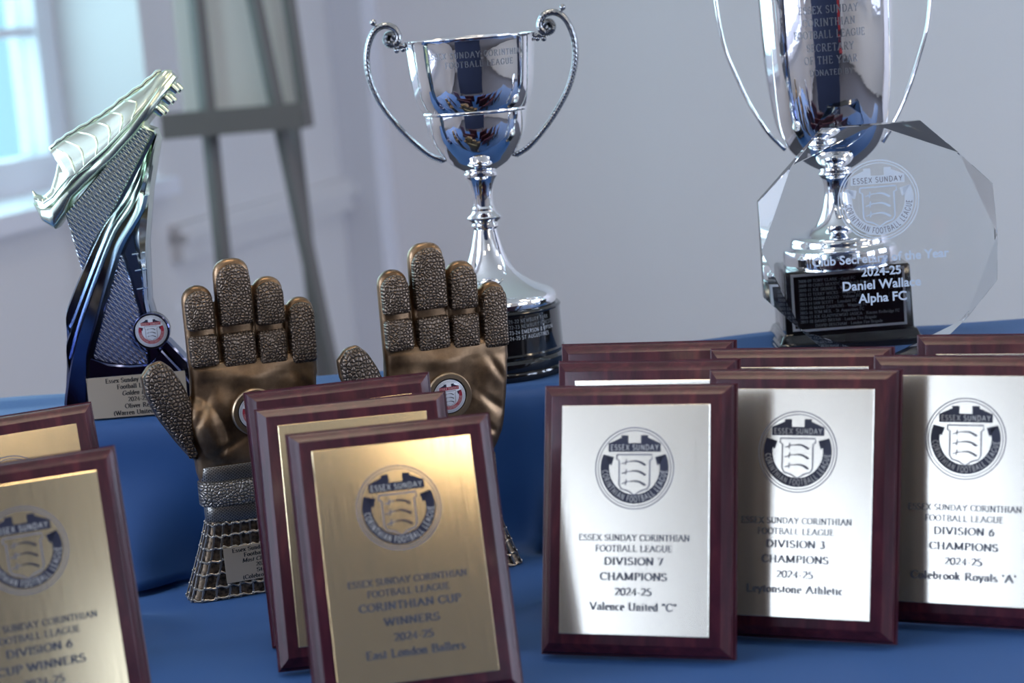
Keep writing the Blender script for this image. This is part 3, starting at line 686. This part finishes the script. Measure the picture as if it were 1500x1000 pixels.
def tagplate(parent, loc, rot, w, h, lines, letter=.0032, name='name_plate'):
    b = MB(); b.box(-w / 2, w / 2, 0, .0012, 0, h); pl = b.build(name, m_tagpl, parent, None, loc, rot)
    f = Flat(); n = len(lines)
    for i, (t_, wd, it) in enumerate(lines): put(f, t_, 0, h * (1 - (i + .62) / (n + .25)), letter, wd, 0, 0, True, italic=it, bold=1.1)
    f.build('lettering', [m_black], pl, (0, -.0001, 0)); return pl
def glove(x, y, yaw, label, lines):
    r = thing('goalkeeper_glove_trophy', label, 'trophy', (x, y, T + .0005), (0, 0, radians(yaw)), 'bronze goalkeeper glove trophies')
    out, pads, tp, wr, cone, net = GM
    for k, (me, m) in out.items(): link(k, me, m, r)
    for me, m in pads: link('finger_pad', me, m, r)
    link('thumb_pad', tp, m_pebthumb, r)
    for me, m in wr: link('wrist_band', me, m, r)
    link('skirt_core', cone, m_bronzedk, r); link('net', net, m_cord, r)
    medallion(r, (8.5 * mm, (YC - 17.5) * mm, 162 * mm), .0208, m_ring, .004, .0052)
    tagplate(r, (3 * mm, -.5 * mm, 14 * mm), (radians(-4.5), 0, 0), .071, .031, lines, .0034)
    return r
Lg = [('Essex Sunday Corinthian', .056, 0), ('Football League', .036, 0), ('Most Clean Sheets', .040, .2), ('2024-25', .016, 0)]
glove(-.2365, 1.79, 20, 'bronze goalkeeper glove trophy at the left, its wide netted skirt and thumb fully visible', Lg + [('Stefan', .016, 0), ('(Colebrook Royals)', .042, 0)])
glove(-.0660, 1.7900, 20, 'bronze goalkeeper glove trophy at the right, standing before the two-handled silver cup', Lg[:2] + [('', .02, 0)] * 4)

# ================================================================== TWO-HANDLED SILVER CUP ON ROUND BLACK PLINTH
def wrap(flat, ang0, zc, rfun, lift=.0002):
    """bend flat (x,z) print round the z axis; x = 0 sits at angle ang0 (radians, from -y towards +x)"""
    g = Flat()
    for F_, m_ in zip(flat.F, flat.mi):
        k = len(g.V)
        for i in F_:
            x, _, z = flat.V[i]; r = rfun(zc + z) + lift; a = ang0 + x / rfun(zc); g.V.append((r * sin(a), -r * cos(a), zc + z))
        g.F.append(tuple(range(k, k + len(F_)))); g.mi.append(m_)
    return g
def rfunc(prof):
    P = sorted(prof, key=lambda q: q[1])
    def f(z):
        for (r0, z0), (r1, z1) in zip(P, P[1:]):
            if z0 <= z <= z1: return r0 + (r1 - r0) * (z - z0) / max(1e-9, z1 - z0)
        return P[0][0] if z < P[0][1] else P[-1][0]
    return f
def MMs(L): return [(r * mm, z * mm) for r, z in L]
cup = thing('silver_trophy_cup', 'two-handled silver cup with scrolled handles on a round black plinth, in the middle', 'trophy cup', (-.0165, 1.966, T + .1505))
body = [(12.7, 192.5), (20, 196.5), (27, 201), (31.5, 206), (36, 211.5), (41, 219), (44.5, 226.5), (46.8, 236), (47.8, 244), (48, 248)]
ridge = [(49, 248.4), (49.6, 249.2), (49.7, 250.2), (49.4, 251), (49.2, 251.4)]
upper = [(51.5, 255), (54, 261), (56, 268), (57.8, 280), (59.2, 295), (60.2, 308), (61.2, 316), (62, 318), (61.8, 318.8), (61, 318.8), (60.3, 317.5), (59.2, 308), (58, 295), (56.5, 278), (54, 264), (50, 254), (44, 243), (38, 222), (25, 204), (8, 197)]
c1 = catmull([(a, z, 0) for a, z in body], 3); c2 = catmull([(a, z, 0) for a, z in upper], 3)
prof = [(p.x, p.y) for p in c1] + ridge + [(p.x, p.y) for p in c2]
b = MB(); b.loft(lathe(MMs(prof), 96)); bowl = b.build('bowl', m_chrome, cup, 40)
stem = [(60.5, 65), (61.5, 66), (62, 69), (61.8, 73), (60.5, 75.5), (57, 78), (50, 81), (41, 85), (33, 90), (26.5, 95.5), (21.5, 103), (18, 111), (15, 120), (12.5, 130), (10.6, 138), (11.5, 139), (12.8, 140.5), (12.8, 142.5), (11.6, 144), (13.5, 146), (16.2, 148.2), (16.5, 149.5), (15.5, 151), (12.5, 153), (10.8, 156), (10.9, 158), (9.6, 160), (9.4, 165), (9.8, 172), (11, 179), (13, 185), (15, 187.5), (15.8, 188.5), (15.9, 191), (15.2, 192), (13, 192.8)]
b = MB(); b.loft(lathe(MMs([(2, 65)] + stem + [(2, 193)]), 72)); b.build('stem', m_chrome, cup, 30)
plin = [(1, 0), (67, 0), (68.5, 1), (69.5, 4), (69.5, 6), (68.8, 8), (67.6, 8.8), (68, 10), (69, 13), (68.6, 16.5), (66.6, 19), (65.8, 19.6), (65.2, 20), (65.4, 21), (66.2, 21.6), (66.3, 23), (65.6, 24), (65.2, 24.6), (65, 40), (64.7, 58), (64.6, 61), (65.4, 61.6), (65.6, 62.8), (65, 64), (63.8, 64.8), (1, 65)]
b = MB(); b.loft(lathe(MMs(plin), 96)); pl_ = b.build('plinth', m_plinth, cup, 30)
f = Flat()
pf = lambda z: .0653
for i, (t_, mi) in enumerate([('21-22 NEWBURY PARK', 1), ('22-23 NEWBURY FOREST', 1), ('23-24 EMERSON & UPTON', 0), ('24-25 ST AUGUSTINES', 0)]):
    f = Flat() if i == 0 else f
    q = Flat(); put(q, t_, 0, 0, .0033, None, mi, 0, False, align='l', track=.10, bold=1.1)
    w_ = wrap(q, radians(13), (56.5 - 5.2 * i) * mm, pf); f.add(w_, lambda v: v)
f.build('lettering', [m_white_txt, m_grey_txt], pl_)
rf = rfunc(MMs([(p.x, p.y) for p in c2][:25])); f = Flat()
for t_, zc, h, a in (('ESSEX SUNDAY CORINTHIAN', 303.5, .0052, 6), ('FOOTBALL LEAGUE', 295, .0052, 8)):
    q = Flat(); put(q, t_, 0, 0, h, None, 0, 0, True, track=.16); f.add(wrap(q, radians(a), zc * mm, rf, .00015), lambda v: v)
f.build('engraving', [m_engr], bowl)
b = MB(); b.loft(lathe(MMs([(3, 192), (13, 194), (17, 198), (15, 203), (4, 204)]), 40)); 
def cup_handle(pts, mirror):
    P = [Vector((x * mm, 0, z * mm)) for x, z in pts]
    scroll = []; c = Vector((pts[0][0] * mm, 0, pts[0][1] * mm))
    C_ = catmull(P, 8); n = len(C_); rs = []
    for i in range(n):
        t_ = i / (n - 1); rs.append((.0046 - .0024 * t_) * (.42 + .58 * min(1, t_ / .22)) * (1 + (.12 * sin(i * 1.6) if .12 < t_ < .42 else 0)))
    b = MB(); b.tube(C_, rs, 10, flat=1.25)
    # inner beading along the lower run
    for i in range(int(n * .45), n - 2, 1):
        p = C_[i]; t1 = (C_[i + 1] - C_[i - 1]).normalized(); nrm = Vector((t1.z, 0, -t1.x)) * (1 if mirror else -1)
        q = p - nrm * .0022; b.loft([[q + Vector((sin(a_) * cos(u), sin(a_) * sin(u), cos(a_))) * .0012 for u in [2 * pi * j / 6 for j in range(6)]] for a_ in (.4, 1.2, 2.0, 2.8)])
    return b
SL = [(-64.5, 313), (-67, 316.5), (-72, 315.5)]
def spiral(cx, cz, r0, a0, turns, sgn, n=16): return [(cx + r0 * (1 - .78 * k / n) * cos(radians(a0 + sgn * 360 * turns * k / n)), cz + r0 * (1 - .78 * k / n) * sin(radians(a0 + sgn * 360 * turns * k / n))) for k in range(n + 1)]
main_L = [(-66.5, 326), (-70, 332.5), (-78, 335.2), (-86, 332.5), (-92, 325), (-96, 314), (-97.5, 302), (-96.3, 288), (-92, 273), (-86, 260), (-77, 246), (-67, 233), (-56, 221), (-45, 211.5), (-33, 205.5)]
def handle(sgn, shift_x=0):
    pts = [(sgn * -x * -1 if False else x, z) for x, z in main_L]
    pts = spiral(-73, 323, 7.2, 25, 1.2, -1)[::-1] + main_L[1:]
    pts = [(x if sgn < 0 else -x, z) for x, z in pts]
    b = cup_handle(pts, sgn > 0)
    k = -1 if sgn < 0 else 1
    # rim lug with two small balls, and the finial knob
    def ball(x, z, r): b.loft([[Vector(((k * x + r * sin(a) * cos(u)) * mm, r * sin(a) * sin(u) * mm, (z + r * cos(a)) * mm)) for u in [2 * pi * j / 12 for j in range(12)]] for a in [.15 + i * .405 for i in range(8)]])
    ball(66, 315, 2.6); ball(63, 312, 2.4); ball(69, 311.5, 2.6)
    ball(88.6, 339, 3.1); b.tube([(k * 84 * mm, 0, 332 * mm), (k * 88 * mm, 0, 337.5 * mm)], .0016, 8)
    b.tube([(k * 60.5 * mm, 0, 314 * mm), (k * 68 * mm, 0, 317 * mm)], .0022, 8)
    b.tube([(k * 34 * mm, 0, 206 * mm), (k * 30 * mm, 0, 207 * mm)], .002, 8)
    return b.build('handle', m_chdark, cup, 50)
handle(-1); handle(1)

# ================================================================== TALL SILVER CUP ON SQUARE BLACK PLINTH
big = thing('tall_silver_cup', 'tall silver cup with thin loop handles on square black plinth, cut by top edge', 'trophy cup', (.331 - .0100, 1.990, T + .1505), (0, 0, radians(-1)))
bp = [(3, 163), (9, 163.5), (14, 166), (22, 170), (32, 177), (42, 187), (49, 199), (53.5, 212), (56.5, 228), (59, 248), (61, 270), (62.5, 300), (63.5, 330), (65, 360), (68, 385), (72, 402), (74, 405), (73, 405.5), (70.5, 402), (66.5, 385), (63.5, 360), (61.5, 320), (58, 250), (52, 213), (40, 190), (20, 174), (3, 170)]
cb = catmull([(a, z, 0) for a, z in bp], 3); b = MB(); b.loft(lathe(MMs([(p.x, p.y) for p in cb]), 96)); bb = b.build('bowl', m_chrome, big, 40)
f = Flat(); rf2 = rfunc(MMs([(p.x, p.y) for p in cb][:46]))
for t_, zc, w_ in (('ESSEX SUNDAY', 318, .056), ('CORINTHIAN', 306.5, .049), ('FOOTBALL LEAGUE', 295.5, .068), ('SECRETARY', 283.5, .044), ('OF THE YEAR', 272, .050), ('DONATED BY', 260.5, .040)):
    q = Flat(); put(q, t_, 0, 0, .0066 if zc > 265 else .005, w_, 0, 0, True, track=.12, bold=.9); f.add(wrap(q, radians(-6), zc * mm, rf2, .00015), lambda v: v)
f.build('engraving', [m_engr], bb)
sp2 = [(3, 75), (52, 75), (54, 76), (54.5, 79), (54.5, 90), (53, 92.5), (49, 94), (47, 96), (46.5, 100), (44, 103.5), (36, 105.5), (28, 109), (22, 114), (17.5, 121), (14, 130), (12, 140), (11.5, 148), (12.5, 155), (14, 159), (16, 161), (16.5, 163), (15, 165), (13, 167), (3, 168)]
cs = catmull([(a, z, 0) for a, z in sp2], 2); b = MB(); b.loft(lathe(MMs([(p.x, p.y) for p in cs]), 72)); b.build('stem', m_chrome, big, 35)
for k, pts in ((-1, [(-62, 392), (-82, 396), (-97, 385), (-103, 362), (-103, 334), (-98, 292), (-88, 261), (-77, 234), (-62, 207), (-46, 188)]), (1, [(62, 392), (82, 396), (96, 385), (101, 362), (100, 330), (95, 294), (86, 266), (75, 238), (62, 212), (46, 188)])):
    b = MB(); b.tube([Vector((x * mm, 0, z * mm)) for x, z in catmull([(x, z, 0) for x, z in pts], 8) for x, z in [(x, z)]] if False else [Vector((p.x * mm, 0, p.y * mm)) for p in catmull([(x, z, 0) for x, z in pts], 8)], .0021, 8, flat=2.0)
    b.build('handle', m_chrome, big, 50)
b = MB(); YB = -.040
def sq(hw, y0, y1, z, r=.002):
    P = []
    for cx, cy, a in ((hw - r, y1 - r, 0), (-hw + r, y1 - r, 90), (-hw + r, y0 + r, 180), (hw - r, y0 + r, 270)):
        for k in range(4): q = radians(a + 30 * k); P.append((cx + r * cos(q), cy + r * sin(q), z))
    return P
b.loft([sq(w * mm, -y * mm, (y + 2) * mm, z * mm) for w, y, z in ((70, 48, 0), (70, 48, 3), (68.5, 47, 3.5), (68.5, 47, 5.5), (66, 45, 7), (64, 43, 12), (63, 42, 14), (61.5, 41, 14.5), (60.5, 40, 15.5), (59.5, 39, 74), (58, 38, 76))])
pb = b.build('plinth', m_plinth, big, 30)
px0, px1, pz0, pz1 = -.0535, .0535, .0185, .0735
b = MB(); fw = .0022
for bx in ((px0, px1, pz0, pz0 + fw), (px0, px1, pz1 - fw, pz1), (px0, px0 + fw, pz0 + fw, pz1 - fw), (px1 - fw, px1, pz0 + fw, pz1 - fw)): b.box(bx[0], bx[1], -.0418, -.0385, bx[2], bx[3])
b.build('silver_frame', m_framesil, pb, None)
b = MB(); b.box(px0 + fw, px1 - fw, -.0411, -.0385, pz0 + fw, pz1 - fw); nb = b.build('name_plate', m_plinth, pb, None)
f = Flat()
for i, t_ in enumerate(['2008-09 TONY CLARK - Coral FC', '2009-10 CHRIS MOODY - Colebrook Royals FC', '2010-11 JOE SKINNER - Wapping FC', '2011-12 TERRY WICKS - Wapping FC', '2012-13 ADAM FOGGO - Valtune FC', '2013-14 IAN SCOTT - Lonsdale FC', '2014-15 MARK DAWKINS - Wapping FC', '2015-16 TOM NEIL - St. Augustines FC', '2016-17 JOE GLADYSEWSKI-JASICA - Korona Redbridge FC', '2017-18 DAVID BRYAN - London Fire Brigade', '            DAVID BEECHAM - London Fire Brigade']):
    q = Flat(); w0 = text_flat(t_, True)[1]; s_ = .0031
    put(f, t_, px0 + .0068, pz1 - .0068 - .0043 * i, .0027, min(w0 * .0031, .094), 0, 0, True, align='l', bold=1.0)
f.build('lettering', [m_grey_txt], nb, (0, -.0412, 0))

# ================================================================== CRYSTAL OCTAGON AWARD
aw = thing('crystal_award', 'clear faceted crystal octagon award etched Club Secretary of the Year, before the tall cup', 'award', (.3372, 1.8725, T + .1505), (0, 0, radians(-2)))
CZ, RO = .1065, .1065 / cos(pi / 8)
back = []; mid = []; front = []
for k in range(8):
    a = pi / 8 + k * pi / 4; back.append((.002 + RO * cos(a), CZ + RO * sin(a)))
V = []
for x, z in back: V.append((x, .020, z))
for x, z in back: V.append((x, .011, z))
for k in range(8):
    a, c = back[k], back[(k + 1) % 8]; V.append(((a[0] + c[0]) / 2, 0, (a[1] + c[1]) / 2))
for k in range(8):
    a, c = back[k], back[(k + 1) % 8]; V.append(((a[0] + c[0]) / 2, .020, (a[1] + c[1]) / 2))
bm = bmesh.new(); vs = [bm.verts.new(v) for v in V]; bmesh.ops.convex_hull(bm, input=vs); bmesh.ops.dissolve_limit(bm, angle_limit=.001, verts=bm.verts, edges=bm.edges)
bmesh.ops.delete(bm, geom=[v for v in bm.verts if not v.link_faces], context='VERTS')
bmesh.ops.bevel(bm, geom=list(bm.edges), offset=.0004, segments=1, affect='EDGES'); me = bpy.data.meshes.new('crystal_body'); bm.to_mesh(me); bm.free()
cry = link('crystal_body', me, m_crystal, aw)
f = Flat(); cf = crest_flat(.035, True); s_ = .0368; f.add(cf, lambda v: (v[0] * s_, v[1] * .00003, v[2] * s_))
f.build('etched_crest', [m_frost, m_frost, m_frost, m_inklt, m_frostb, m_frostb], cry, (.003, -.0003, .145))
def sans(parent, items, m, y, name='etched_lettering'):
    V = []; F = []
    for t_, cx, cz, width in items:
        cu_ = bpy.data.curves.new('t', 'FONT'); cu_.body = t_; cu_.align_x = 'CENTER'; cu_.size = .01; cu_.offset = .00025; cu_.resolution_u = 3
        o = bpy.data.objects.new('t', cu_); COL.objects.link(o); bpy.context.view_layer.update()
        me_ = bpy.data.meshes.new_from_object(o.evaluated_get(bpy.context.evaluated_depsgraph_get())); bpy.data.objects.remove(o)
        xs = [v.co.x for v in me_.vertices]; s_ = width / (max(xs) - min(xs)); mx = (max(xs) + min(xs)) / 2; k = len(V)
        V += [(cx + (v.co.x - mx) * s_, 0, cz + (v.co.y - .0036) * s_) for v in me_.vertices]; F += [tuple(i + k for i in p.vertices) for p in me_.polygons]
    link(name, mesh(name, V, F, None, None, False), m, parent, (0, y, 0))
sans(cry, [('Club Secretary of the Year', .002, .0932, .124), ('2024-25', .002, .0808, .036), ('Daniel Wallace', .002, .0690, .071), ('Alpha FC', .002, .0568, .044)], m_frostb, -.0003)

# ================================================================== GOLDEN BOOT TROPHY
bt = thing('football_boot_trophy', 'metal-plated football boot trophy on a faceted swept tower, standing at the far left', 'trophy', (-.35, 1.882, T + .1515))
def v3(x, y, z): return (x * mm, y * mm, z * mm)
core = [(-58, 0), (52, 0), (53.5, 24), (40, 44), (28.5, 60), (21, 103), (24.5, 156), (34, 208), (45.5, 250), (43, 259), (30, 265), (-44, 191), (-36, 135), (-49, 103), (-50, 60), (-60, 18)]
b = MB(); n = len(core)
def cring(y, k=1.0, s=0): cx, cz = 0, 120; return [v3(cx + (x - cx) * k, y, cz + (z - cz) * k if z > 1 else z) for x, z in core]
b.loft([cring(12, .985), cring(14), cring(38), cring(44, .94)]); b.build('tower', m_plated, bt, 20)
def slab(name, P, y0, y1, m, parent=bt, bev=1.0):
    b = MB(); P = [Vector(p) for p in P]
    a = sum(P[i].x * P[(i + 1) % len(P)].y - P[(i + 1) % len(P)].x * P[i].y for i in range(len(P)))
    if a < 0: P = P[::-1]
    Q = offset(P, bev); b.loft([[v3(p.x, y1, p.y) for p in P], [v3(p.x, y0 + bev, p.y) for p in P], [v3(p.x, y0, p.y) for p in Q]]); return b.build(name, m, parent, 25)
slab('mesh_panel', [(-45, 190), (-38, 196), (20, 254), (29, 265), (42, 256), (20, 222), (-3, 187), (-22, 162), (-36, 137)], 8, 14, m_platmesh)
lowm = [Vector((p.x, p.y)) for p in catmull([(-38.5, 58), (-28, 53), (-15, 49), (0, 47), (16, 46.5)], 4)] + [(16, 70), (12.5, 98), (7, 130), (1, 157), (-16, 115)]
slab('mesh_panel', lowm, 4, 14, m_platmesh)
lines4 = [[(46.7, 257), (8, 197), (-13, 173), (-53, 103), (-51, 84), (-53, 76)],
          [(46.9, 256), (17, 200), (-6, 171), (-50, 86), (-57, 72), (-55, 54), (-58, 40)],
          [(46.9, 255), (20, 194), (0, 170), (-38, 95), (-54.5, 54), (-64.5, 17), (-64, 4)],
          [(46.5, 253), (24.5, 187), (1.5, 157.5), (-16, 115.5), (-38.5, 58.3), (-45, 10), (-45, 0)]]
def rs_open(P, n):
    P = [Vector(p) for p in P]; L = [0]
    for a, c in zip(P, P[1:]): L.append(L[-1] + (c - a).length)
    out = []
    for k in range(n):
        d = L[-1] * k / (n - 1); i = max(j for j in range(len(P) - 1) if L[j] <= d + 1e-9); out.append(P[i].lerp(P[i + 1], (d - L[i]) / (L[i + 1] - L[i])))
    return out
def by_height(P, n):
    out = []
    for k in range(n):
        z = P[0][1] + (P[-1][1] - P[0][1]) * k / (n - 1)
        for (x0, z0), (x1, z1) in zip(P, P[1:]):
            if z1 - 1e-6 <= z <= z0 + 1e-6: out.append(Vector((x0 + (x1 - x0) * (z - z0) / (z1 - z0), z))); break
    return out
R4 = [by_height([(p.x, p.y) for p in catmull([(x, z, 0) for x, z in l], 3)], 40) if i < 3 else by_height(l, 40) for i, l in enumerate(lines4)]
R4 = [[(a * 2 + (r[max(i - 1, 0)] + r[min(i + 1, 39)])) / 4 for i, a in enumerate(r)] for r in R4]
for q in range(3):
    b = MB(); rings = []
    for k in range(40):
        a, c = R4[q][k], R4[q + 1][k]; t_ = k / 39; yo = 3 - 1.5 * q; c2_ = a.lerp(c, .96); a2 = a.lerp(c, .13)
        rings.append([v3(a.x, yo + 2.0, a.y), v3(a2.x, yo, a2.y), v3(c2_.x, yo + 4, c2_.y), v3(c2_.x, 15, c2_.y), v3(a.x + .5, 15, a.y)])
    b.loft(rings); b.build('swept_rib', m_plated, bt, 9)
b = MB(); rings = []   # inner rib along the lower mesh panel
La = R4[3]; Lb = [p + Vector((6.5 + 1.0 * i / 40, 0)) for i, p in enumerate(La)]
for k in range(8, 40): rings.append([v3(La[k].x - .5, 3, La[k].y), v3(La[k].x + .8, -1.5, La[k].y), v3(La[k].x + 3.2 + k * .05, 1.5, La[k].y), v3(La[k].x + 4.2 + k * .06, 6, La[k].y), v3(La[k].x + 4, 15, La[k].y), v3(La[k].x - .5, 15, La[k].y)])
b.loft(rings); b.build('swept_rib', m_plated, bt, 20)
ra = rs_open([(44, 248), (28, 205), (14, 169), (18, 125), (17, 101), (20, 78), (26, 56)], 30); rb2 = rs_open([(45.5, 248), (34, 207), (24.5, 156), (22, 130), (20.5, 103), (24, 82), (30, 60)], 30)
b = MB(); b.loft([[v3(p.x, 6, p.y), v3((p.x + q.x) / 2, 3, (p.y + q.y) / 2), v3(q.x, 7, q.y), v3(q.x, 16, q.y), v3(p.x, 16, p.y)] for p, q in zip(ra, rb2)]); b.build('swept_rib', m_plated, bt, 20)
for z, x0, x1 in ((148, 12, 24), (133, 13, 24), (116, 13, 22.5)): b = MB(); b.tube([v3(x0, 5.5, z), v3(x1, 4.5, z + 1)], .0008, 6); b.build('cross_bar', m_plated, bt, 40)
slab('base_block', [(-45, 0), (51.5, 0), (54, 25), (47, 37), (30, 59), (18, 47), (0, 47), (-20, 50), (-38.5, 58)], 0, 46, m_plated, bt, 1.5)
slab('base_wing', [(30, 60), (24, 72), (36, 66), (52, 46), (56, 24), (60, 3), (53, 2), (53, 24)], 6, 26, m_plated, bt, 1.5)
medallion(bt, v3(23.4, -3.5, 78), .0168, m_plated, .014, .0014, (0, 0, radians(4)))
tagplate(bt, (.004, -.0014, .0005), (0, 0, 0), .0905, .038, [('Essex Sunday Corinthian', .056, 0), ('Football League', .036, 0), ('Golden Boot', .028, .2), ('2024-25', .018, 0), ('Oliver Reg', .025, 0), ('(Warren United FC)', .047, 0)], .0040)
# --- the boot
YB_ = 26
def sect(b_, u, w, n=24, p=3.0, tp=.55):
    bx, bz = b_; ux, uz = u; out = []
    for j in range(n):
        q = 2 * pi * j / n; c, s_ = cos(q), sin(q); k = .5 + .5 * math.copysign(abs(s_) ** (2 / p), s_); ww = w * math.copysign(abs(c) ** (2 / p), c)
        ww *= (1 - tp * k ** 1.3); out.append(v3(bx + (ux - bx) * k, YB_ + ww, bz + (uz - bz) * k))
    return out
up = [((-74.5, 200), (-76, 212.5), 5), ((-70, 196), (-73, 208.5), 13), ((-62, 195), (-66, 206.5), 19), ((-52, 201), (-58.5, 212), 21.5), ((-44, 208), (-53, 225), 22), ((-38, 213), (-49, 238), 22), ((-34, 216), (-55, 248), 21.5), ((-26, 223), (-46, 254), 22), ((-15, 232), (-33, 261), 23), ((0, 243), (-14.5, 269.5), 25), ((12, 254), (1, 277.5), 26), ((24, 264), (18, 288.5), 27), ((38, 279), (36, 298.5), 25), ((49, 292), (49, 308), 20), ((57, 301), (57, 311.5), 13), ((62, 306), (62.5, 310.5), 5)]
def interp(L, t_):
    x = t_ * (len(L) - 1); i = min(int(x), len(L) - 2); s_ = x - i; a, c = L[i], L[i + 1]
    return (tuple(a[0][k] + (c[0][k] - a[0][k]) * s_ for k in (0, 1)), tuple(a[1][k] + (c[1][k] - a[1][k]) * s_ for k in (0, 1)), a[2] + (c[2] - a[2]) * s_)
def low(t): b_, u, w = t; return ((b_[0] - (u[0] - b_[0]) * .2, b_[1] - (u[1] - b_[1]) * .2), u, w)
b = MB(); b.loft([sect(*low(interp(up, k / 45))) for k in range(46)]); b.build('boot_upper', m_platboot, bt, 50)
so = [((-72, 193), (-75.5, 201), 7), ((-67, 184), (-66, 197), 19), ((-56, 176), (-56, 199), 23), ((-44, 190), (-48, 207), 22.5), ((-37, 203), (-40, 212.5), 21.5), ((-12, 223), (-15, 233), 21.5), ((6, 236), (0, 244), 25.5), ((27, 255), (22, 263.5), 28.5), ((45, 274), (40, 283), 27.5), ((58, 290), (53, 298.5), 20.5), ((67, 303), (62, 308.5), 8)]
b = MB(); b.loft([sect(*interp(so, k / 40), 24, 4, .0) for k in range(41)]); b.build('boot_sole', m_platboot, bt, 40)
def spt(t_, q):   # point on the near side of the upper; q 0..1 from the sole line to the lace line
    b_, u, w = low(interp(up, t_)); k = .17 + .83 * q; s_ = 2 * k - 1; c = max(0, 1 - abs(s_) ** 3) ** (1 / 3); ww = -w * c * (1 - .55 * k ** 1.3)
    return Vector(v3(b_[0] + (u[0] - b_[0]) * k, YB_ + ww - .4, b_[1] + (u[1] - b_[1]) * k))
for i, t0 in enumerate((.44, .50, .56, .62, .68, .74)):
    b = MB(); b.tube([spt(t0 + .035 * sin(pi * k / 12) - .01 * k / 12, .12 + .84 * k / 12) for k in range(13)], [.0004 + .0005 * sin(pi * (k + 1) / 14) for k in range(13)], 8); b.build('lace_ridge', m_platboot, bt, 60)
b = MB(); b.tube([spt(.03 + .50 * k / 24, .62 - .60 * (k / 24) ** 1.1 if k > 3 else .55) for k in range(25)], .0010, 8); b.build('heel_seam', m_plated, bt, 60)
b = MB(); b.tube([spt(.06 + .88 * k / 40, .10) for k in range(41)], .0009, 8); b.build('sole_rim', m_platboot, bt, 60)
for k in range(5): b = MB(); b.tube([spt(.10 + .035 * k, .1), spt(.07 + .035 * k + .02, .75)], .0006, 6); b.build('heel_ridge', m_platboot, bt, 60)
b = MB(); P = [spt(.38 + .52 * k / 20, .985) + Vector((0, YB_ * mm * .0, 0)) for k in range(21)]
b.tube([Vector((p.x, p.y, p.z)) + Vector((-.0004, .003, .0006)) + Vector((-.0007, 0, .0008)) * (k % 2) for k, p in enumerate(P)], .0022, 8); b.build('laces', m_platboot, bt, 60)
dn = Vector((.70, 0, -.71))
for (x, z) in ((62, 296), (55, 286.5), (47, 277)):
    for yy in (-13, 13):
        p = Vector(v3(x, YB_ + yy, z)); b = MB(); b.tube([p, p + dn * .004, p + dn * .0075], [.0046, .0043, .0036], 12); b.build('stud', m_platboot, bt, 40)
